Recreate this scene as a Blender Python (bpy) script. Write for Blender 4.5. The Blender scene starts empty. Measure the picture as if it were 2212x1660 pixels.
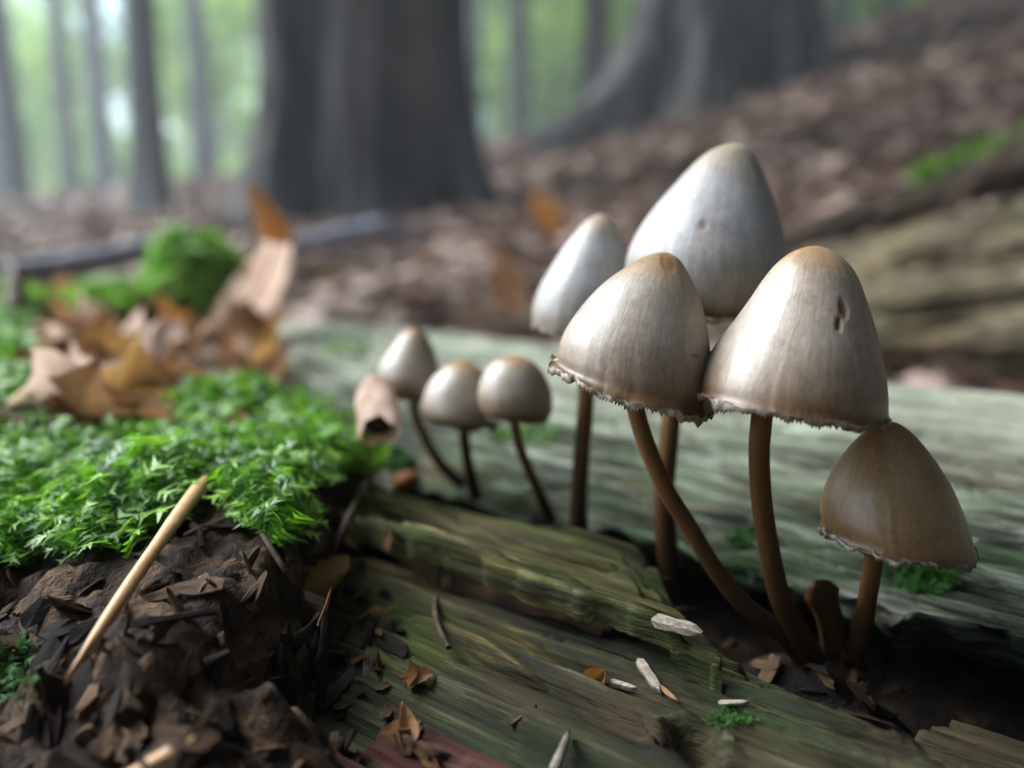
import bpy, math, random
import numpy as np
from mathutils import Vector, Matrix
from mathutils.bvhtree import BVHTree

random.seed(7); rng = np.random.default_rng(7)
sc = bpy.context.scene
col = sc.collection
PI = math.pi

# ------------------------------------------------------------------ camera
CAM_Z, PITCH = 0.22, math.radians(10)
cam = bpy.data.cameras.new('camera'); camo = bpy.data.objects.new('camera', cam); col.objects.link(camo)
camo.location = (0, 0, CAM_Z); camo.rotation_euler = (PI/2 - PITCH, 0, 0)
cam.sensor_fit = 'HORIZONTAL'; cam.sensor_width = 36; cam.lens = 18/math.tan(math.radians(31))
cam.clip_start = 0.004; cam.clip_end = 500
cam.dof.use_dof = True; cam.dof.focus_distance = 0.110; cam.dof.aperture_fstop = 9.0
sc.camera = camo

# ------------------------------------------------------------------ world, sun, exposure
SUN = Vector((-0.68, 0.27, 0.68)).normalized()
w = bpy.data.worlds.new('World'); sc.world = w; w.use_nodes = True
nt = w.node_tree; nt.nodes.clear()
sky = nt.nodes.new('ShaderNodeTexSky'); sky.sky_type = 'NISHITA'; sky.sun_disc = False
sky.sun_elevation = math.asin(SUN.z); sky.sun_rotation = math.atan2(SUN.x, SUN.y)
bg = nt.nodes.new('ShaderNodeBackground'); bg.inputs['Strength'].default_value = 0.07
wo = nt.nodes.new('ShaderNodeOutputWorld')
nt.links.new(sky.outputs[0], bg.inputs['Color']); nt.links.new(bg.outputs[0], wo.inputs['Surface'])
sl = bpy.data.lights.new('sun', 'SUN'); sl.energy = 1.3; sl.angle = math.radians(40); sl.color = (0.92, 0.97, 1.0)
so = bpy.data.objects.new('sun', sl); col.objects.link(so); so.rotation_euler = SUN.to_track_quat('Z', 'Y').to_euler()
so.location = (-3, 1, 5)
vs = sc.view_settings
vs.view_transform = 'Standard'; vs.look = 'None'; vs.gamma = 1; vs.use_curve_mapping = False; vs.exposure = 3.1
sc.render.engine = 'CYCLES'
sc.cycles.use_denoising = True
sc.cycles.max_bounces = 8; sc.cycles.transparent_max_bounces = 8

# ------------------------------------------------------------------ pixel helpers (2212 x 1660 frame)
FPX = 2212/(2*math.tan(math.radians(31)))
CAM = np.array([0, 0, CAM_Z])
FW = np.array([0, math.cos(PITCH), -math.sin(PITCH)]); UP = np.array([0, math.sin(PITCH), math.cos(PITCH)]); RT = np.array([1., 0, 0])
def ray(x, y): return FW + RT*(x-1106)/FPX - UP*(y-830)/FPX
def at(x, y, d): return CAM + ray(x, y)*d
def project(P):
    v = np.asarray(P) - CAM
    d = v@FW
    return 1106 + FPX*(v@RT)/d, 830 - FPX*(v@UP)/d, d
E1 = np.array([.777, -.629, 0]); E1 /= np.linalg.norm(E1); N1 = np.array([-E1[1], E1[0], 0])
def L2W(q, t, z): return np.stack([q*E1[0]+t*N1[0], q*E1[1]+t*N1[1], z], -1)

# ------------------------------------------------------------------ noise
def _h(i, j, s):
    n = (i*374761393 + j*668265263 + s*1442695041) & 0xFFFFFFFF
    n = ((n ^ (n >> 13))*1274126177) & 0xFFFFFFFF
    n = ((n ^ (n >> 16))*2246822519) & 0xFFFFFFFF
    return ((n ^ (n >> 15)) & 0xFFFFFF)/float(0xFFFFFF)
def vn(x, y, s=0):
    x = np.asarray(x, float); y = np.asarray(y, float)
    x, y = np.broadcast_arrays(x, y)
    i = np.floor(x).astype(np.int64); j = np.floor(y).astype(np.int64)
    u = x-i; v = y-j; u = u*u*(3-2*u); v = v*v*(3-2*v)
    return ((_h(i,j,s)*(1-u)+_h(i+1,j,s)*u)*(1-v) + (_h(i,j+1,s)*(1-u)+_h(i+1,j+1,s)*u)*v)*2-1
def fbm(x, y, s=0, o=4):
    r = 0; a = 1; t = 0
    for k in range(o):
        r = r + a*vn(x*2**k, y*2**k, s+k*17); t += a; a *= .5
    return r/t
def sstep(x, a=0, b=1):
    k = np.clip((x-a)/(b-a), 0, 1); return k*k*(3-2*k)

# ------------------------------------------------------------------ mesh helpers
def fast_mesh(name, V, Fq, smooth=True):
    V = np.asarray(V, np.float32).reshape(-1, 3); Fq = np.asarray(Fq, np.int32)
    k = Fq.shape[1]; n = len(Fq)
    me = bpy.data.meshes.new(name)
    me.vertices.add(len(V)); me.vertices.foreach_set('co', V.ravel())
    me.loops.add(n*k); me.loops.foreach_set('vertex_index', Fq.ravel())
    me.polygons.add(n); me.polygons.foreach_set('loop_start', np.arange(0, n*k, k, dtype=np.int32))
    if smooth: me.polygons.foreach_set('use_smooth', np.ones(n, bool))
    me.update(calc_edges=True); me.validate()
    return me
def link(name, me, mat, parent=None, loc=None):
    o = bpy.data.objects.new(name, me); col.objects.link(o)
    if mat is not None and len(me.materials) == 0: me.materials.append(mat)
    if parent is not None: o.parent = parent
    if loc is not None: o.location = loc
    return o
def tag(o, label=None, cat=None, group=None, kind=None):
    if label: o['label'] = label
    if cat: o['category'] = cat
    if group: o['group'] = group
    if kind: o['kind'] = kind
    return o
def thing(name, label, cat, loc=(0,0,0), group=None, rotz=0):
    o = bpy.data.objects.new(name, None); col.objects.link(o); o.location = loc; o.rotation_euler = (0,0,rotz)
    o.empty_display_size = .02
    return tag(o, label, cat, group)
def gridfaces(nu, nv, wrap=False, off=0):
    i = np.arange(nu-1)[:, None]; j = np.arange(nv if wrap else nv-1)[None, :]
    j2 = (j+1) % nv
    a = i*nv+j; b = i*nv+j2; c = (i+1)*nv+j2; d = (i+1)*nv+j
    return np.stack([a, d, c, b], -1).reshape(-1, 4)+off
def frame_from(path):
    """parallel-ish frames along a polyline"""
    P = np.asarray(path, float); T = np.gradient(P, axis=0); T /= np.linalg.norm(T, axis=1)[:, None]+1e-12
    ref = np.array([0, -1., 0.13])
    if abs(T.mean(0)@ref) > .9*np.linalg.norm(T.mean(0)): ref = np.array([1., 0, 0])
    A = np.cross(T, ref); A /= np.linalg.norm(A, axis=1)[:, None]+1e-12
    B = np.cross(A, T)
    return P, T, A, B
def spline(pts, n):
    P = np.asarray(pts, float); m = len(P)
    s = np.linspace(0, m-1, n); i = np.clip(np.floor(s).astype(int), 0, m-2); u = (s-i)[:, None]
    p0 = P[np.clip(i-1, 0, m-1)]; p1 = P[i]; p2 = P[i+1]; p3 = P[np.clip(i+2, 0, m-1)]
    return .5*((2*p1)+(-p0+p2)*u+(2*p0-5*p1+4*p2-p3)*u**2+(-p0+3*p1-3*p2+p3)*u**3)
def tube_mesh(name, path, rad, nseg=12, rough=0., seed=0, squash=1., loc=(0,0,0), nlen=60.):
    P, T, A, B = frame_from(path); n = len(P)
    rad = np.broadcast_to(np.asarray(rad, float), (n,))
    th = np.linspace(0, 2*PI, nseg, endpoint=False)
    r = rad[:, None]*(1+rough*fbm(np.cos(th)[None]*1.7+np.arange(n)[:, None]*nlen/ n*.2, np.sin(th)[None]*1.7+seed, seed))
    V = P[:, None]+A[:, None]*(np.cos(th)[None, :, None]*r[..., None])+B[:, None]*(np.sin(th)[None, :, None]*r[..., None]*squash)
    V = V.reshape(-1, 3)
    V = np.vstack([V, P[0]-T[0]*rad[0]*.3, P[-1]+T[-1]*rad[-1]*.3])-np.asarray(loc)
    F = gridfaces(n, nseg, True).tolist()
    a, b = n*nseg, n*nseg+1
    for k in range(nseg):
        F.append([a, (k+1) % nseg, k, k][:3]); F.append([b, (n-1)*nseg+k, (n-1)*nseg+(k+1) % nseg])
    me = bpy.data.meshes.new(name); me.from_pydata(V.tolist(), [], F); 
    me.polygons.foreach_set('use_smooth', [True]*len(F)); me.update()
    return me

# ------------------------------------------------------------------ materials
class NB:
    def __init__(s, name):
        s.m = bpy.data.materials.new(name); s.m.use_nodes = True; s.t = s.m.node_tree
        s.b = s.t.nodes['Principled BSDF']; s.out = s.t.nodes['Material Output']
    def n(s, ty, **kw):
        x = s.t.nodes.new(ty)
        for k, v in kw.items():
            if hasattr(x, k): setattr(x, k, v)
        return x
    def l(s, a, b): s.t.links.new(a, b)
    def coord(s, scale, kind='Object'):
        tc = s.n('ShaderNodeTexCoord'); mp = s.n('ShaderNodeMapping'); mp.inputs['Scale'].default_value = scale
        s.l(tc.outputs[kind], mp.inputs['Vector']); return mp.outputs[0]
    def noise(s, scale=(1,1,1), detail=5, rough=.6, dist=0., kind='Object'):
        no = s.n('ShaderNodeTexNoise'); no.inputs['Scale'].default_value = 1; no.inputs['Detail'].default_value = detail
        no.inputs['Roughness'].default_value = rough; no.inputs['Distortion'].default_value = dist
        s.l(s.coord(scale, kind), no.inputs['Vector']); return no.outputs['Fac']
    def ramp(s, fac, stops, interp='LINEAR'):
        r = s.n('ShaderNodeValToRGB'); r.color_ramp.interpolation = interp
        e = r.color_ramp.elements
        while len(e) < len(stops): e.new(.5)
        for k, (p, c) in enumerate(stops):
            e[k].position = p; e[k].color = (*c, 1) if not np.isscalar(c) else (c, c, c, 1)
        s.l(fac, r.inputs[0]); return r.outputs[0]
    def mix(s, fac, a, b, mode='MIX'):
        x = s.n('ShaderNodeMix'); x.data_type = 'RGBA'; x.blend_type = mode
        for sock, v in ((x.inputs[0], fac), (x.inputs[6], a), (x.inputs[7], b)):
            if isinstance(v, bpy.types.NodeSocket): s.l(v, sock)
            elif np.isscalar(v): sock.default_value = v
            else: sock.default_value = (*v, 1)
        return x.outputs[2]
    def math(s, op, a, b=0.):
        x = s.n('ShaderNodeMath'); x.operation = op
        for sock, v in ((x.inputs[0], a), (x.inputs[1], b)):
            if isinstance(v, bpy.types.NodeSocket): s.l(v, sock)
            else: sock.default_value = v
        return x.outputs[0]
    def attr(s, name):
        a = s.n('ShaderNodeAttribute'); a.attribute_name = name; return a
    def rand(s):
        return s.n('ShaderNodeObjectInfo').outputs['Random']
    def bump(s, h, strength, dist):
        b = s.n('ShaderNodeBump'); b.inputs['Strength'].default_value = strength; b.inputs['Distance'].default_value = dist
        s.l(h, b.inputs['Height']); s.l(b.outputs[0], s.b.inputs['Normal']); return b
    def color(s, c):
        if isinstance(c, bpy.types.NodeSocket): s.l(c, s.b.inputs['Base Color'])
        else: s.b.inputs['Base Color'].default_value = (*c, 1)
    def set(s, **kw):
        for k, v in kw.items(): s.b.inputs[k.replace('_', ' ')].default_value = v
    def translucent(s, colr, fac):
        tr = s.n('ShaderNodeBsdfTranslucent'); mx = s.n('ShaderNodeMixShader'); mx.inputs[0].default_value = fac
        if isinstance(colr, bpy.types.NodeSocket): s.l(colr, tr.inputs[0])
        else: tr.inputs[0].default_value = (*colr, 1)
        s.l(s.b.outputs[0], mx.inputs[1]); s.l(tr.outputs[0], mx.inputs[2]); s.l(mx.outputs[0], s.out.inputs['Surface'])

def wood_mat(name, stops, green=.5, stain=.6, k=1., rough=.75, greencol=(.11,.16,.045), tancol=(.20,.14,.07), pale=None):
    b = NB(name)
    g = b.noise((30*k, 480*k, 480*k), 6, .7, .25)
    c = b.ramp(g, stops)
    fib = b.noise((60*k, 1800*k, 1500*k), 3, .6, .3)
    c = b.mix(.55, c, b.ramp(fib, [(.3, .45), (.65, 1.25)]), 'MULTIPLY')
    st = b.noise((34*k, 560*k, 450*k), 5, .7, .4)
    c = b.mix(b.math('MULTIPLY', b.ramp(st, [(.50, 0.), (.60, 1.)]), stain), c, (.028, .026, .02))
    al = b.noise((45*k, 110*k, 110*k), 4, .6, .4)
    c = b.mix(b.math('MULTIPLY', b.ramp(al, [(.42, 0.), (.68, 1.)]), green), c, greencol)
    big = b.noise((22*k, 45*k, 45*k), 2, .5)
    c = b.mix(.9, c, b.ramp(big, [(.32, .35), (.5, .85), (.68, 1.35)]), 'MULTIPLY')
    tan = b.noise((26*k, 90*k, 90*k), 3, .6, .3)
    c = b.mix(b.math('MULTIPLY', b.ramp(tan, [(.55, 0.), (.7, 1.)]), .5), c, tancol)
    if pale:  # far part of the slab mixed paler to stand for the light it catches
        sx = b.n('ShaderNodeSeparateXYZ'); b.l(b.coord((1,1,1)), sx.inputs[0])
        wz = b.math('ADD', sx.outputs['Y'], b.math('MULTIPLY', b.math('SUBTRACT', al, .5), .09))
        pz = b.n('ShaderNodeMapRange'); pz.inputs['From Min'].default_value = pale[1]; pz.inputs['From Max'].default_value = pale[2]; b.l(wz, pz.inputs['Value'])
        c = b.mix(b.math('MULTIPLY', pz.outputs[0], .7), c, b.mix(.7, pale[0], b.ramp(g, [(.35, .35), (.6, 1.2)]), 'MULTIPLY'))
    b.color(c); b.set(Roughness=.8); b.b.inputs['Specular IOR Level'].default_value = .12
    bb = b.noise((30*k, 900*k, 900*k), 5, .7, .3)
    b.bump(bb, 1., .0009/k)
    return b.m
def mottled(name, stops, scale, rough=.8, bump=(1., .001), bscale=None, stretch=(1,1,1), rnd=0., trans=None, spec=.18, detail=6):
    b = NB(name)
    c = b.ramp(b.noise(tuple(scale*x for x in stretch), detail, .65, .4), stops)
    if rnd:
        v = b.ramp(b.rand(), [(0., 1-rnd), (1., 1+rnd)])
        c = b.mix(1., c, v, 'MULTIPLY')
    b.color(c); b.set(Roughness=rough); b.b.inputs['Specular IOR Level'].default_value = spec
    if bump: b.bump(b.noise(tuple((bscale or scale*3)*x for x in stretch), 5, .7), *bump)
    if trans: b.translucent(c, trans)
    return b.m

M = {}
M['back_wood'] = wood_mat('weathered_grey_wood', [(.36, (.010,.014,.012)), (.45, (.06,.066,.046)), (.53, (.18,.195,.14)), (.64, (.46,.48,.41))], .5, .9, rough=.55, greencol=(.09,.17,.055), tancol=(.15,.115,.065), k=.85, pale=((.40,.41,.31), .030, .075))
M['front_wood'] = wood_mat('olive_rotten_wood', [(.32, (.010,.009,.004)), (.43, (.032,.026,.009)), (.54, (.09,.074,.025)), (.66, (.25,.225,.10))], .5, .85, rough=.6, greencol=(.06,.105,.02), tancol=(.16,.105,.04), k=.75)
M['low_wood'] = wood_mat('dark_olive_wood', [(.32, (.006,.007,.004)), (.45, (.022,.022,.011)), (.56, (.055,.052,.026)), (.70, (.17,.165,.09))], .4, .85, rough=.55, greencol=(.035,.065,.016), tancol=(.085,.055,.028), k=.75)
M['red_wood'] = wood_mat('reddish_wood', [(.25, (.04,.015,.012)), (.5, (.055,.02,.017)), (.75, (.11,.055,.045))], .0, .6)
M['old_wood'] = wood_mat('brown_old_wood', [(.3, (.03,.022,.014)), (.45, (.11,.08,.048)), (.58, (.22,.175,.11)), (.72, (.38,.33,.24))], .2, .8, .4)
M['core'] = mottled('dark_rotten_core', [(.36, (.003,.002,.0015)), (.5, (.010,.0065,.004)), (.62, (.03,.018,.010)), (.74, (.085,.06,.035))], 190, .85, (1., .002), 400)
M['rot'] = mottled('crumbly_rotten_wood', [(.36, (.008,.006,.004)), (.48, (.03,.018,.011)), (.58, (.085,.05,.027)), (.70, (.20,.14,.08))], 150, .7, (1., .002), 420, spec=.12)
M['ground'] = mottled('forest_floor_soil', [(.3, (.07,.05,.04)), (.5, (.17,.115,.085)), (.7, (.27,.19,.14))], 9, .9, (.8, .03), 30)
M['chip'] = mottled('wood_chip', [(.3, (.03,.016,.009)), (.55, (.085,.048,.024)), (.75, (.17,.105,.055))], 150, .7, (.7, .0005), 900, (1,6,6), .7)
M['darkchip'] = mottled('dark_wood_chip', [(.3, (.008,.006,.005)), (.6, (.026,.017,.012)), (.8, (.06,.042,.032))], 150, .7, (.7, .0005), 900, (1,6,6), .5, spec=.15)
M['palechip'] = mottled('pale_wood_chip', [(.3, (.12,.092,.06)), (.5, (.25,.21,.155)), (.72, (.44,.395,.33))], 330, .6, (.6, .0004), 900, (1,6,6), .15)
M['twig'] = mottled('twig_bark', [(.3, (.04,.028,.02)), (.6, (.11,.08,.055)), (.8, (.2,.15,.1))], 300, .7, (.6, .0004), 900, (1,1,1), .3)
M['branch'] = mottled('blue_grey_branch', [(.3, (.14,.14,.17)), (.55, (.28,.28,.33)), (.8, (.45,.45,.52))], 60, .45, (.7, .002), 150, (1,1,1), 0, spec=.6)
M['blade'] = mottled('dry_straw', [(.3, (.34,.17,.06)), (.55, (.5,.29,.12)), (.75, (.66,.46,.26))], 60, .45, (.5, .0002), 900, (1,1,.15), 0, spec=.5)
M['rotbark'] = mottled('dark_rotten_bark', [(.3, (.012,.009,.007)), (.5, (.045,.03,.02)), (.7, (.11,.075,.05))], 40, .8, (1., .006), 90)
M['bark'] = mottled('dark_grey_bark', [(.36, (.012,.011,.010)), (.48, (.042,.038,.034)), (.58, (.11,.104,.096)), (.70, (.21,.205,.195))], 7, .9, (1., .03), 14, (1,1,.16))
M['bark2'] = mottled('grey_bark', [(.3, (.06,.06,.06)), (.55, (.13,.135,.13)), (.75, (.24,.25,.24))], 9, .85, (.8, .01), 20, (1,1,.25), .25)
M['moss_bark'] = mottled('mossy_bark', [(.3, (.03,.035,.025)), (.5, (.05,.08,.035)), (.7, (.09,.13,.07))], 8, .9, (1., .02), 14, (1,1,.3))

def leaf_mat(name, stops, scale, trans=.35, rnd=.35, rough=.6, spec=.2):
    return mottled(name, stops, scale, rough, (.5, .0008), scale*2, (1,1,1), rnd, trans, spec)
M['leaf_brown'] = leaf_mat('brown_beech_leaf', [(.3, (.15,.07,.032)), (.5, (.31,.16,.072)), (.7, (.46,.27,.145))], 60)
M['leaf_orange'] = leaf_mat('orange_beech_leaf', [(.3, (.30,.11,.025)), (.5, (.48,.20,.05)), (.7, (.58,.31,.12))], 50)
M['leaf_pale'] = leaf_mat('pale_faded_leaf', [(.3, (.40,.26,.18)), (.5, (.56,.40,.31)), (.7, (.68,.55,.46))], 50, .5)
M['husk'] = leaf_mat('pale_husk', [(.3, (.50,.30,.17)), (.5, (.70,.50,.38)), (.7, (.85,.72,.64))], 120, .5, 0.)
M['leaf_dull'] = leaf_mat('dull_ochre_leaf', [(.3, (.20,.10,.03)), (.5, (.33,.18,.055)), (.7, (.44,.28,.11))], 80)
M['leaf_ochre'] = leaf_mat('ochre_leaf', [(.3, (.32,.16,.025)), (.5, (.50,.28,.055)), (.7, (.62,.41,.13))], 120, .45)
M['litter'] = mottled('leaf_litter', [(.3, (.14,.098,.078)), (.5, (.28,.20,.16)), (.7, (.42,.32,.26))], 11, .6, None, spec=.15)
b = NB('green_tree_leaves')
a = b.attr('rnd')
c = b.ramp(a.outputs['Fac'], [(0., (.07,.13,.04)), (.5, (.19,.30,.08)), (1., (.42,.54,.17))]); b.color(c); b.set(Roughness=.5)
b.translucent(b.mix(1., c, (1.9,1.9,1.0), 'MULTIPLY'), .6); M['green'] = b.m
b = NB('shade_canopy_leaves'); b.color((.035,.06,.022)); b.set(Roughness=.5); b.translucent((.05,.085,.02), .35); M['canopy'] = b.m
b = NB('moss_green')
a = b.attr('rnd')
c = b.ramp(a.outputs['Fac'], [(0., (.02,.075,.012)), (.35, (.08,.21,.018)), (.75, (.21,.46,.035)), (1., (.40,.62,.11))]); b.color(c); b.set(Roughness=.45)
b.translucent(b.mix(1., c, (1.2,1.25,.7), 'MULTIPLY'), .4); M['moss'] = b.m
M['moss_dark'] = mottled('dull_moss', [(.3, (.012,.05,.008)), (.55, (.03,.11,.012)), (.8, (.07,.20,.03))], 900, .6, None, trans=.3)

def cap_mat(name, apex, mid, low, rim):
    b = NB(name)
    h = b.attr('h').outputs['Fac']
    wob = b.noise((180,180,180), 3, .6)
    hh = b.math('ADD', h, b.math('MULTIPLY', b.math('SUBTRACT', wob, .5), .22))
    c = b.ramp(hh, [(.0, rim), (.10, low), (.42, mid), (.66, mid), (.90, apex)])  # lower browns: the cap's own watery margin, deepened with painted shading
    stn = b.n('ShaderNodeTexNoise'); stn.inputs['Scale'].default_value = 1; stn.inputs['Detail'].default_value = 4; stn.inputs['Roughness'].default_value = .65
    mp = b.n('ShaderNodeMapping'); mp.inputs['Scale'].default_value = (95, 9, 1)
    uv = b.n('ShaderNodeUVMap'); uv.uv_map = 'UVMap'
    b.l(uv.outputs[0], mp.inputs[0]); b.l(mp.outputs[0], stn.inputs['Vector'])
    c = b.mix(.55, c, b.ramp(stn.outputs['Fac'], [(.3, .66), (.5, .98), (.7, 1.25)]), 'MULTIPLY')
    fine = b.noise((1500,1500,1500), 3, .6)
    c = b.mix(.5, c, b.ramp(fine, [(.3, .72), (.7, 1.25)]), 'MULTIPLY')
    blot = b.noise((260,260,260), 5, .7, .3)
    c = b.mix(.7, c, b.ramp(blot, [(.3, (.72,.66,.58)), (.55, (1,1,1)), (.7, (1.12,1.1,1.08))]), 'MULTIPLY')
    ms = b.n('ShaderNodeTexNoise'); ms.inputs['Scale'].default_value = 1; ms.inputs['Detail'].default_value = 2
    mp2 = b.n('ShaderNodeMapping'); mp2.inputs['Scale'].default_value = (170, 2.5, 1); b.l(uv.outputs[0], mp2.inputs[0]); b.l(mp2.outputs[0], ms.inputs['Vector'])
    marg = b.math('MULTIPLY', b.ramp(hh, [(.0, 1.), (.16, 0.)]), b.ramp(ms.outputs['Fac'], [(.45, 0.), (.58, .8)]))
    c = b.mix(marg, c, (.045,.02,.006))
    sp = b.attr('spot').outputs['Fac']
    c = b.mix(sp, c, (.21,.10,.025))
    dk = b.attr('speck').outputs['Fac']
    c = b.mix(dk, c, (.02,.015,.01))
    b.color(c); b.set(Roughness=.43)
    b.b.inputs['Specular IOR Level'].default_value = .7
    b.b.inputs['Subsurface Weight'].default_value = .12; b.b.inputs['Subsurface Scale'].default_value = .0018
    b.b.inputs['Subsurface Radius'].default_value = (1., .6, .35)
    b.b.inputs['Sheen Weight'].default_value = .04; b.b.inputs['Sheen Roughness'].default_value = .45; b.b.inputs['Sheen Tint'].default_value = (.8,.9,1,1)
    b.bump(stn.outputs['Fac'], .22, .0003)
    return b.m
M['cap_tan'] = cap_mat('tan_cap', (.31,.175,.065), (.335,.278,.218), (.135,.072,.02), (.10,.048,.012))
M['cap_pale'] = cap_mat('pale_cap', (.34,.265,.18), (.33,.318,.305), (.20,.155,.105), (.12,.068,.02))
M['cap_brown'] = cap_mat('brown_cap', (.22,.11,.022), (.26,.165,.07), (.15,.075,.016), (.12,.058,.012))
M['gill'] = mottled('pale_gill_edge', [(.35, (.10,.065,.035)), (.5, (.34,.28,.22)), (.66, (.66,.61,.55))], 420, .6, None, spec=.3)
b = NB('brown_stem')
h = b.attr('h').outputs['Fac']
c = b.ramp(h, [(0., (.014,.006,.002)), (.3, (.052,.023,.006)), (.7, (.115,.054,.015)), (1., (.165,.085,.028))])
c = b.mix(.6, c, b.ramp(b.noise((500,500,120), 4, .7), [(.3, .7), (.7, 1.3)]), 'MULTIPLY')
b.color(c); b.set(Roughness=.55); b.b.inputs['Specular IOR Level'].default_value = .2; b.b.inputs['Subsurface Weight'].default_value = .1; b.b.inputs['Subsurface Scale'].default_value = .001
M['stem'] = b.m

# ------------------------------------------------------------------ ground
def G(x, y):
    x = np.asarray(x, float); y = np.asarray(y, float)
    yy = np.minimum(y, 7.5) + .25*np.clip(y-7.5, 0, 30)*sstep(-x, -1, 4)
    xr = np.clip(x, 0, None); xl = np.clip(x, None, 0)
    xr = np.minimum(xr, 14); xl = np.maximum(xl, -12)
    z = .11+.13*(yy-1)+xr*(.14+.03*np.clip(yy, 0, 7))+.10*xl
    z = z - .10*np.clip(y-8.5, 0, 14)*sstep(x, -2, 2)*np.clip(xr+.5, 0, 3)
    far = sstep(np.hypot(x, y), 30, 80)
    z = z*(1-far)+1.2*far
    nz = .02*fbm(x*2, y*2, 3)*sstep(y, .5, 1.5)+.10*fbm(x*.4, y*.4, 5)*sstep(np.hypot(x, y), 2, 5)
    return z+nz
gu = np.linspace(-1, 1, 240); gx = np.sinh(gu*5.6)/np.sinh(5.6)*200
gv = np.linspace(0, 1, 240); gy = -4+np.sinh(gv*6.2)/np.sinh(6.2)*300
X, Y = np.meshgrid(gx, gy, indexing='ij')
GV = np.stack([X, Y, G(X, Y)], -1).reshape(-1, 3); GF = gridfaces(240, 240)[:, ::-1]
go = link('ground', fast_mesh('ground', GV, GF), M['ground']); tag(go, kind='structure')
ground_bvh = BVHTree.FromPolygons(GV.tolist(), GF.tolist())

# ------------------------------------------------------------------ the rotting log
L0 = np.array([-.2, .135, 0.])                     # log coordinates (q along the grain, t across, z up)
log_loc = L2W(L0[0], L0[1], 0.)
LOG_ROT = math.atan2(E1[1], E1[0])
log = thing('fallen_log', 'large rotting fallen log, split lengthwise, with mushrooms growing from its crack', 'log', tuple(log_loc), rotz=LOG_ROT)
bvhs = []
def log_part(name, q, t, z, mat, skirt=.02, padn=3, under=0.):
    """closed slab from a height grid: border dropped down by skirt"""
    Q = np.pad(q, padn, mode='edge'); T = np.pad(t, padn, mode='edge'); Z = np.pad(z, padn, mode='edge')
    nu, nv = Q.shape
    I = np.minimum(np.minimum(np.arange(nu)[:, None], nu-1-np.arange(nu)[:, None]), np.minimum(np.arange(nv)[None], nv-1-np.arange(nv)[None]))
    dep = np.clip(padn-I, 0, padn)/padn
    cq, ct = Q.mean(), T.mean()
    jig = fbm(Q*300+Z*900, T*300, 91, 3)*.0012*(dep > 0)
    Z = Z-skirt*dep; T = T+jig-(T-ct)*.02*dep; Q = Q+jig
    T = T+under*dep*(np.arange(nv)[None] < padn)
    V = np.stack([Q-L0[0], T-L0[1], Z], -1).reshape(-1, 3); F = gridfaces(nu, nv)[:, ::-1]
    o = link(name, fast_mesh(name, V, F), mat, log)
    W = L2W(Q, T, Z).reshape(-1, 3)
    bvhs.append(BVHTree.FromPolygons(W.tolist(), F.tolist()))
    return o
def grain(q, t, s, a=1.):
    wv = t+.0022*fbm(q*12, t*25, s+1, 3)
    g = .0013*fbm(q*12, wv*220, s+2, 3)+.0011*fbm(q*30, wv*640, s+3, 3)
    r = 1-np.abs(fbm(q*13, wv*260, s+4, 3)); g = g-.0036*sstep(r, .84, .985)*sstep(fbm(q*16, wv*60, s+6, 2), -.25, .15)
    g = g-.0020*sstep(vn(q*9, wv*420, s+8), .35, .55)*sstep(vn(q*40, wv*90, s+9), -.2, .1)
    g = g+.0013*sstep(vn(q*15, wv*190, s+5), .1, .18)+.0010*sstep(vn(q*24, wv*330, s+7), .15, .25)
    return a*g
# core of the log
q, t = np.meshgrid(np.linspace(-.85, .20, 420), np.linspace(.015, .262, 150), indexing='ij')
z = np.interp(t, [.015,.03,.05,.08,.105,.116,.126,.14,.2,.24,.262], [.03,.09,.135,.147,.147,.141,.141,.147,.164,.162,.06])
z = z+.003*fbm(q*60, t*90, 11)+.0012*fbm(q*220, t*400, 12)
z = z-.012*sstep(q, -.02, .03)*sstep(.135-t, -.01, .02)
z = z+.017*np.exp(-((q+.040)/.020)**2-((t-.117)/.0085)**2)*(1+.35*fbm(q*260, t*330, 13, 3))
log_part('heartwood', q, t, z, M['core'], .09)
# back slab (pale grey surface behind the crack)
v = np.linspace(0, 1, 300); u = np.linspace(0, 1, 420)
U_, V_ = np.meshgrid(u, v, indexing='ij')
ql = -.33+.03*fbm(V_*9, 0, 21)-.03*V_; qr = .17+.01*fbm(V_*9, 3, 22)
q = ql+(qr-ql)*U_
t0 = .1315+.0028*fbm(q*55, 0, 23)-.002*sstep(q, -.06, -.03)-.004*sstep(-q, .12, .16)
t1 = .240+.004*fbm(q*25, 5, 24)
t = t0+(t1-t0)*V_
z = np.interp(t, [.122,.128,.14,.17,.2,.225,.236,.245], [.1605,.1645,.1665,.1715,.1765,.1795,.180,.174])
z = z+grain(q, t, 30, 1.15)-.0032*sstep(1-np.abs(fbm(q*9, (t+.003*fbm(q*11, t*20, 36, 2))*115, 37, 3)), .82, .97)
log_part('wood_slab', q, t, z, M['back_wood'], .016, 3, .022)
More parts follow.
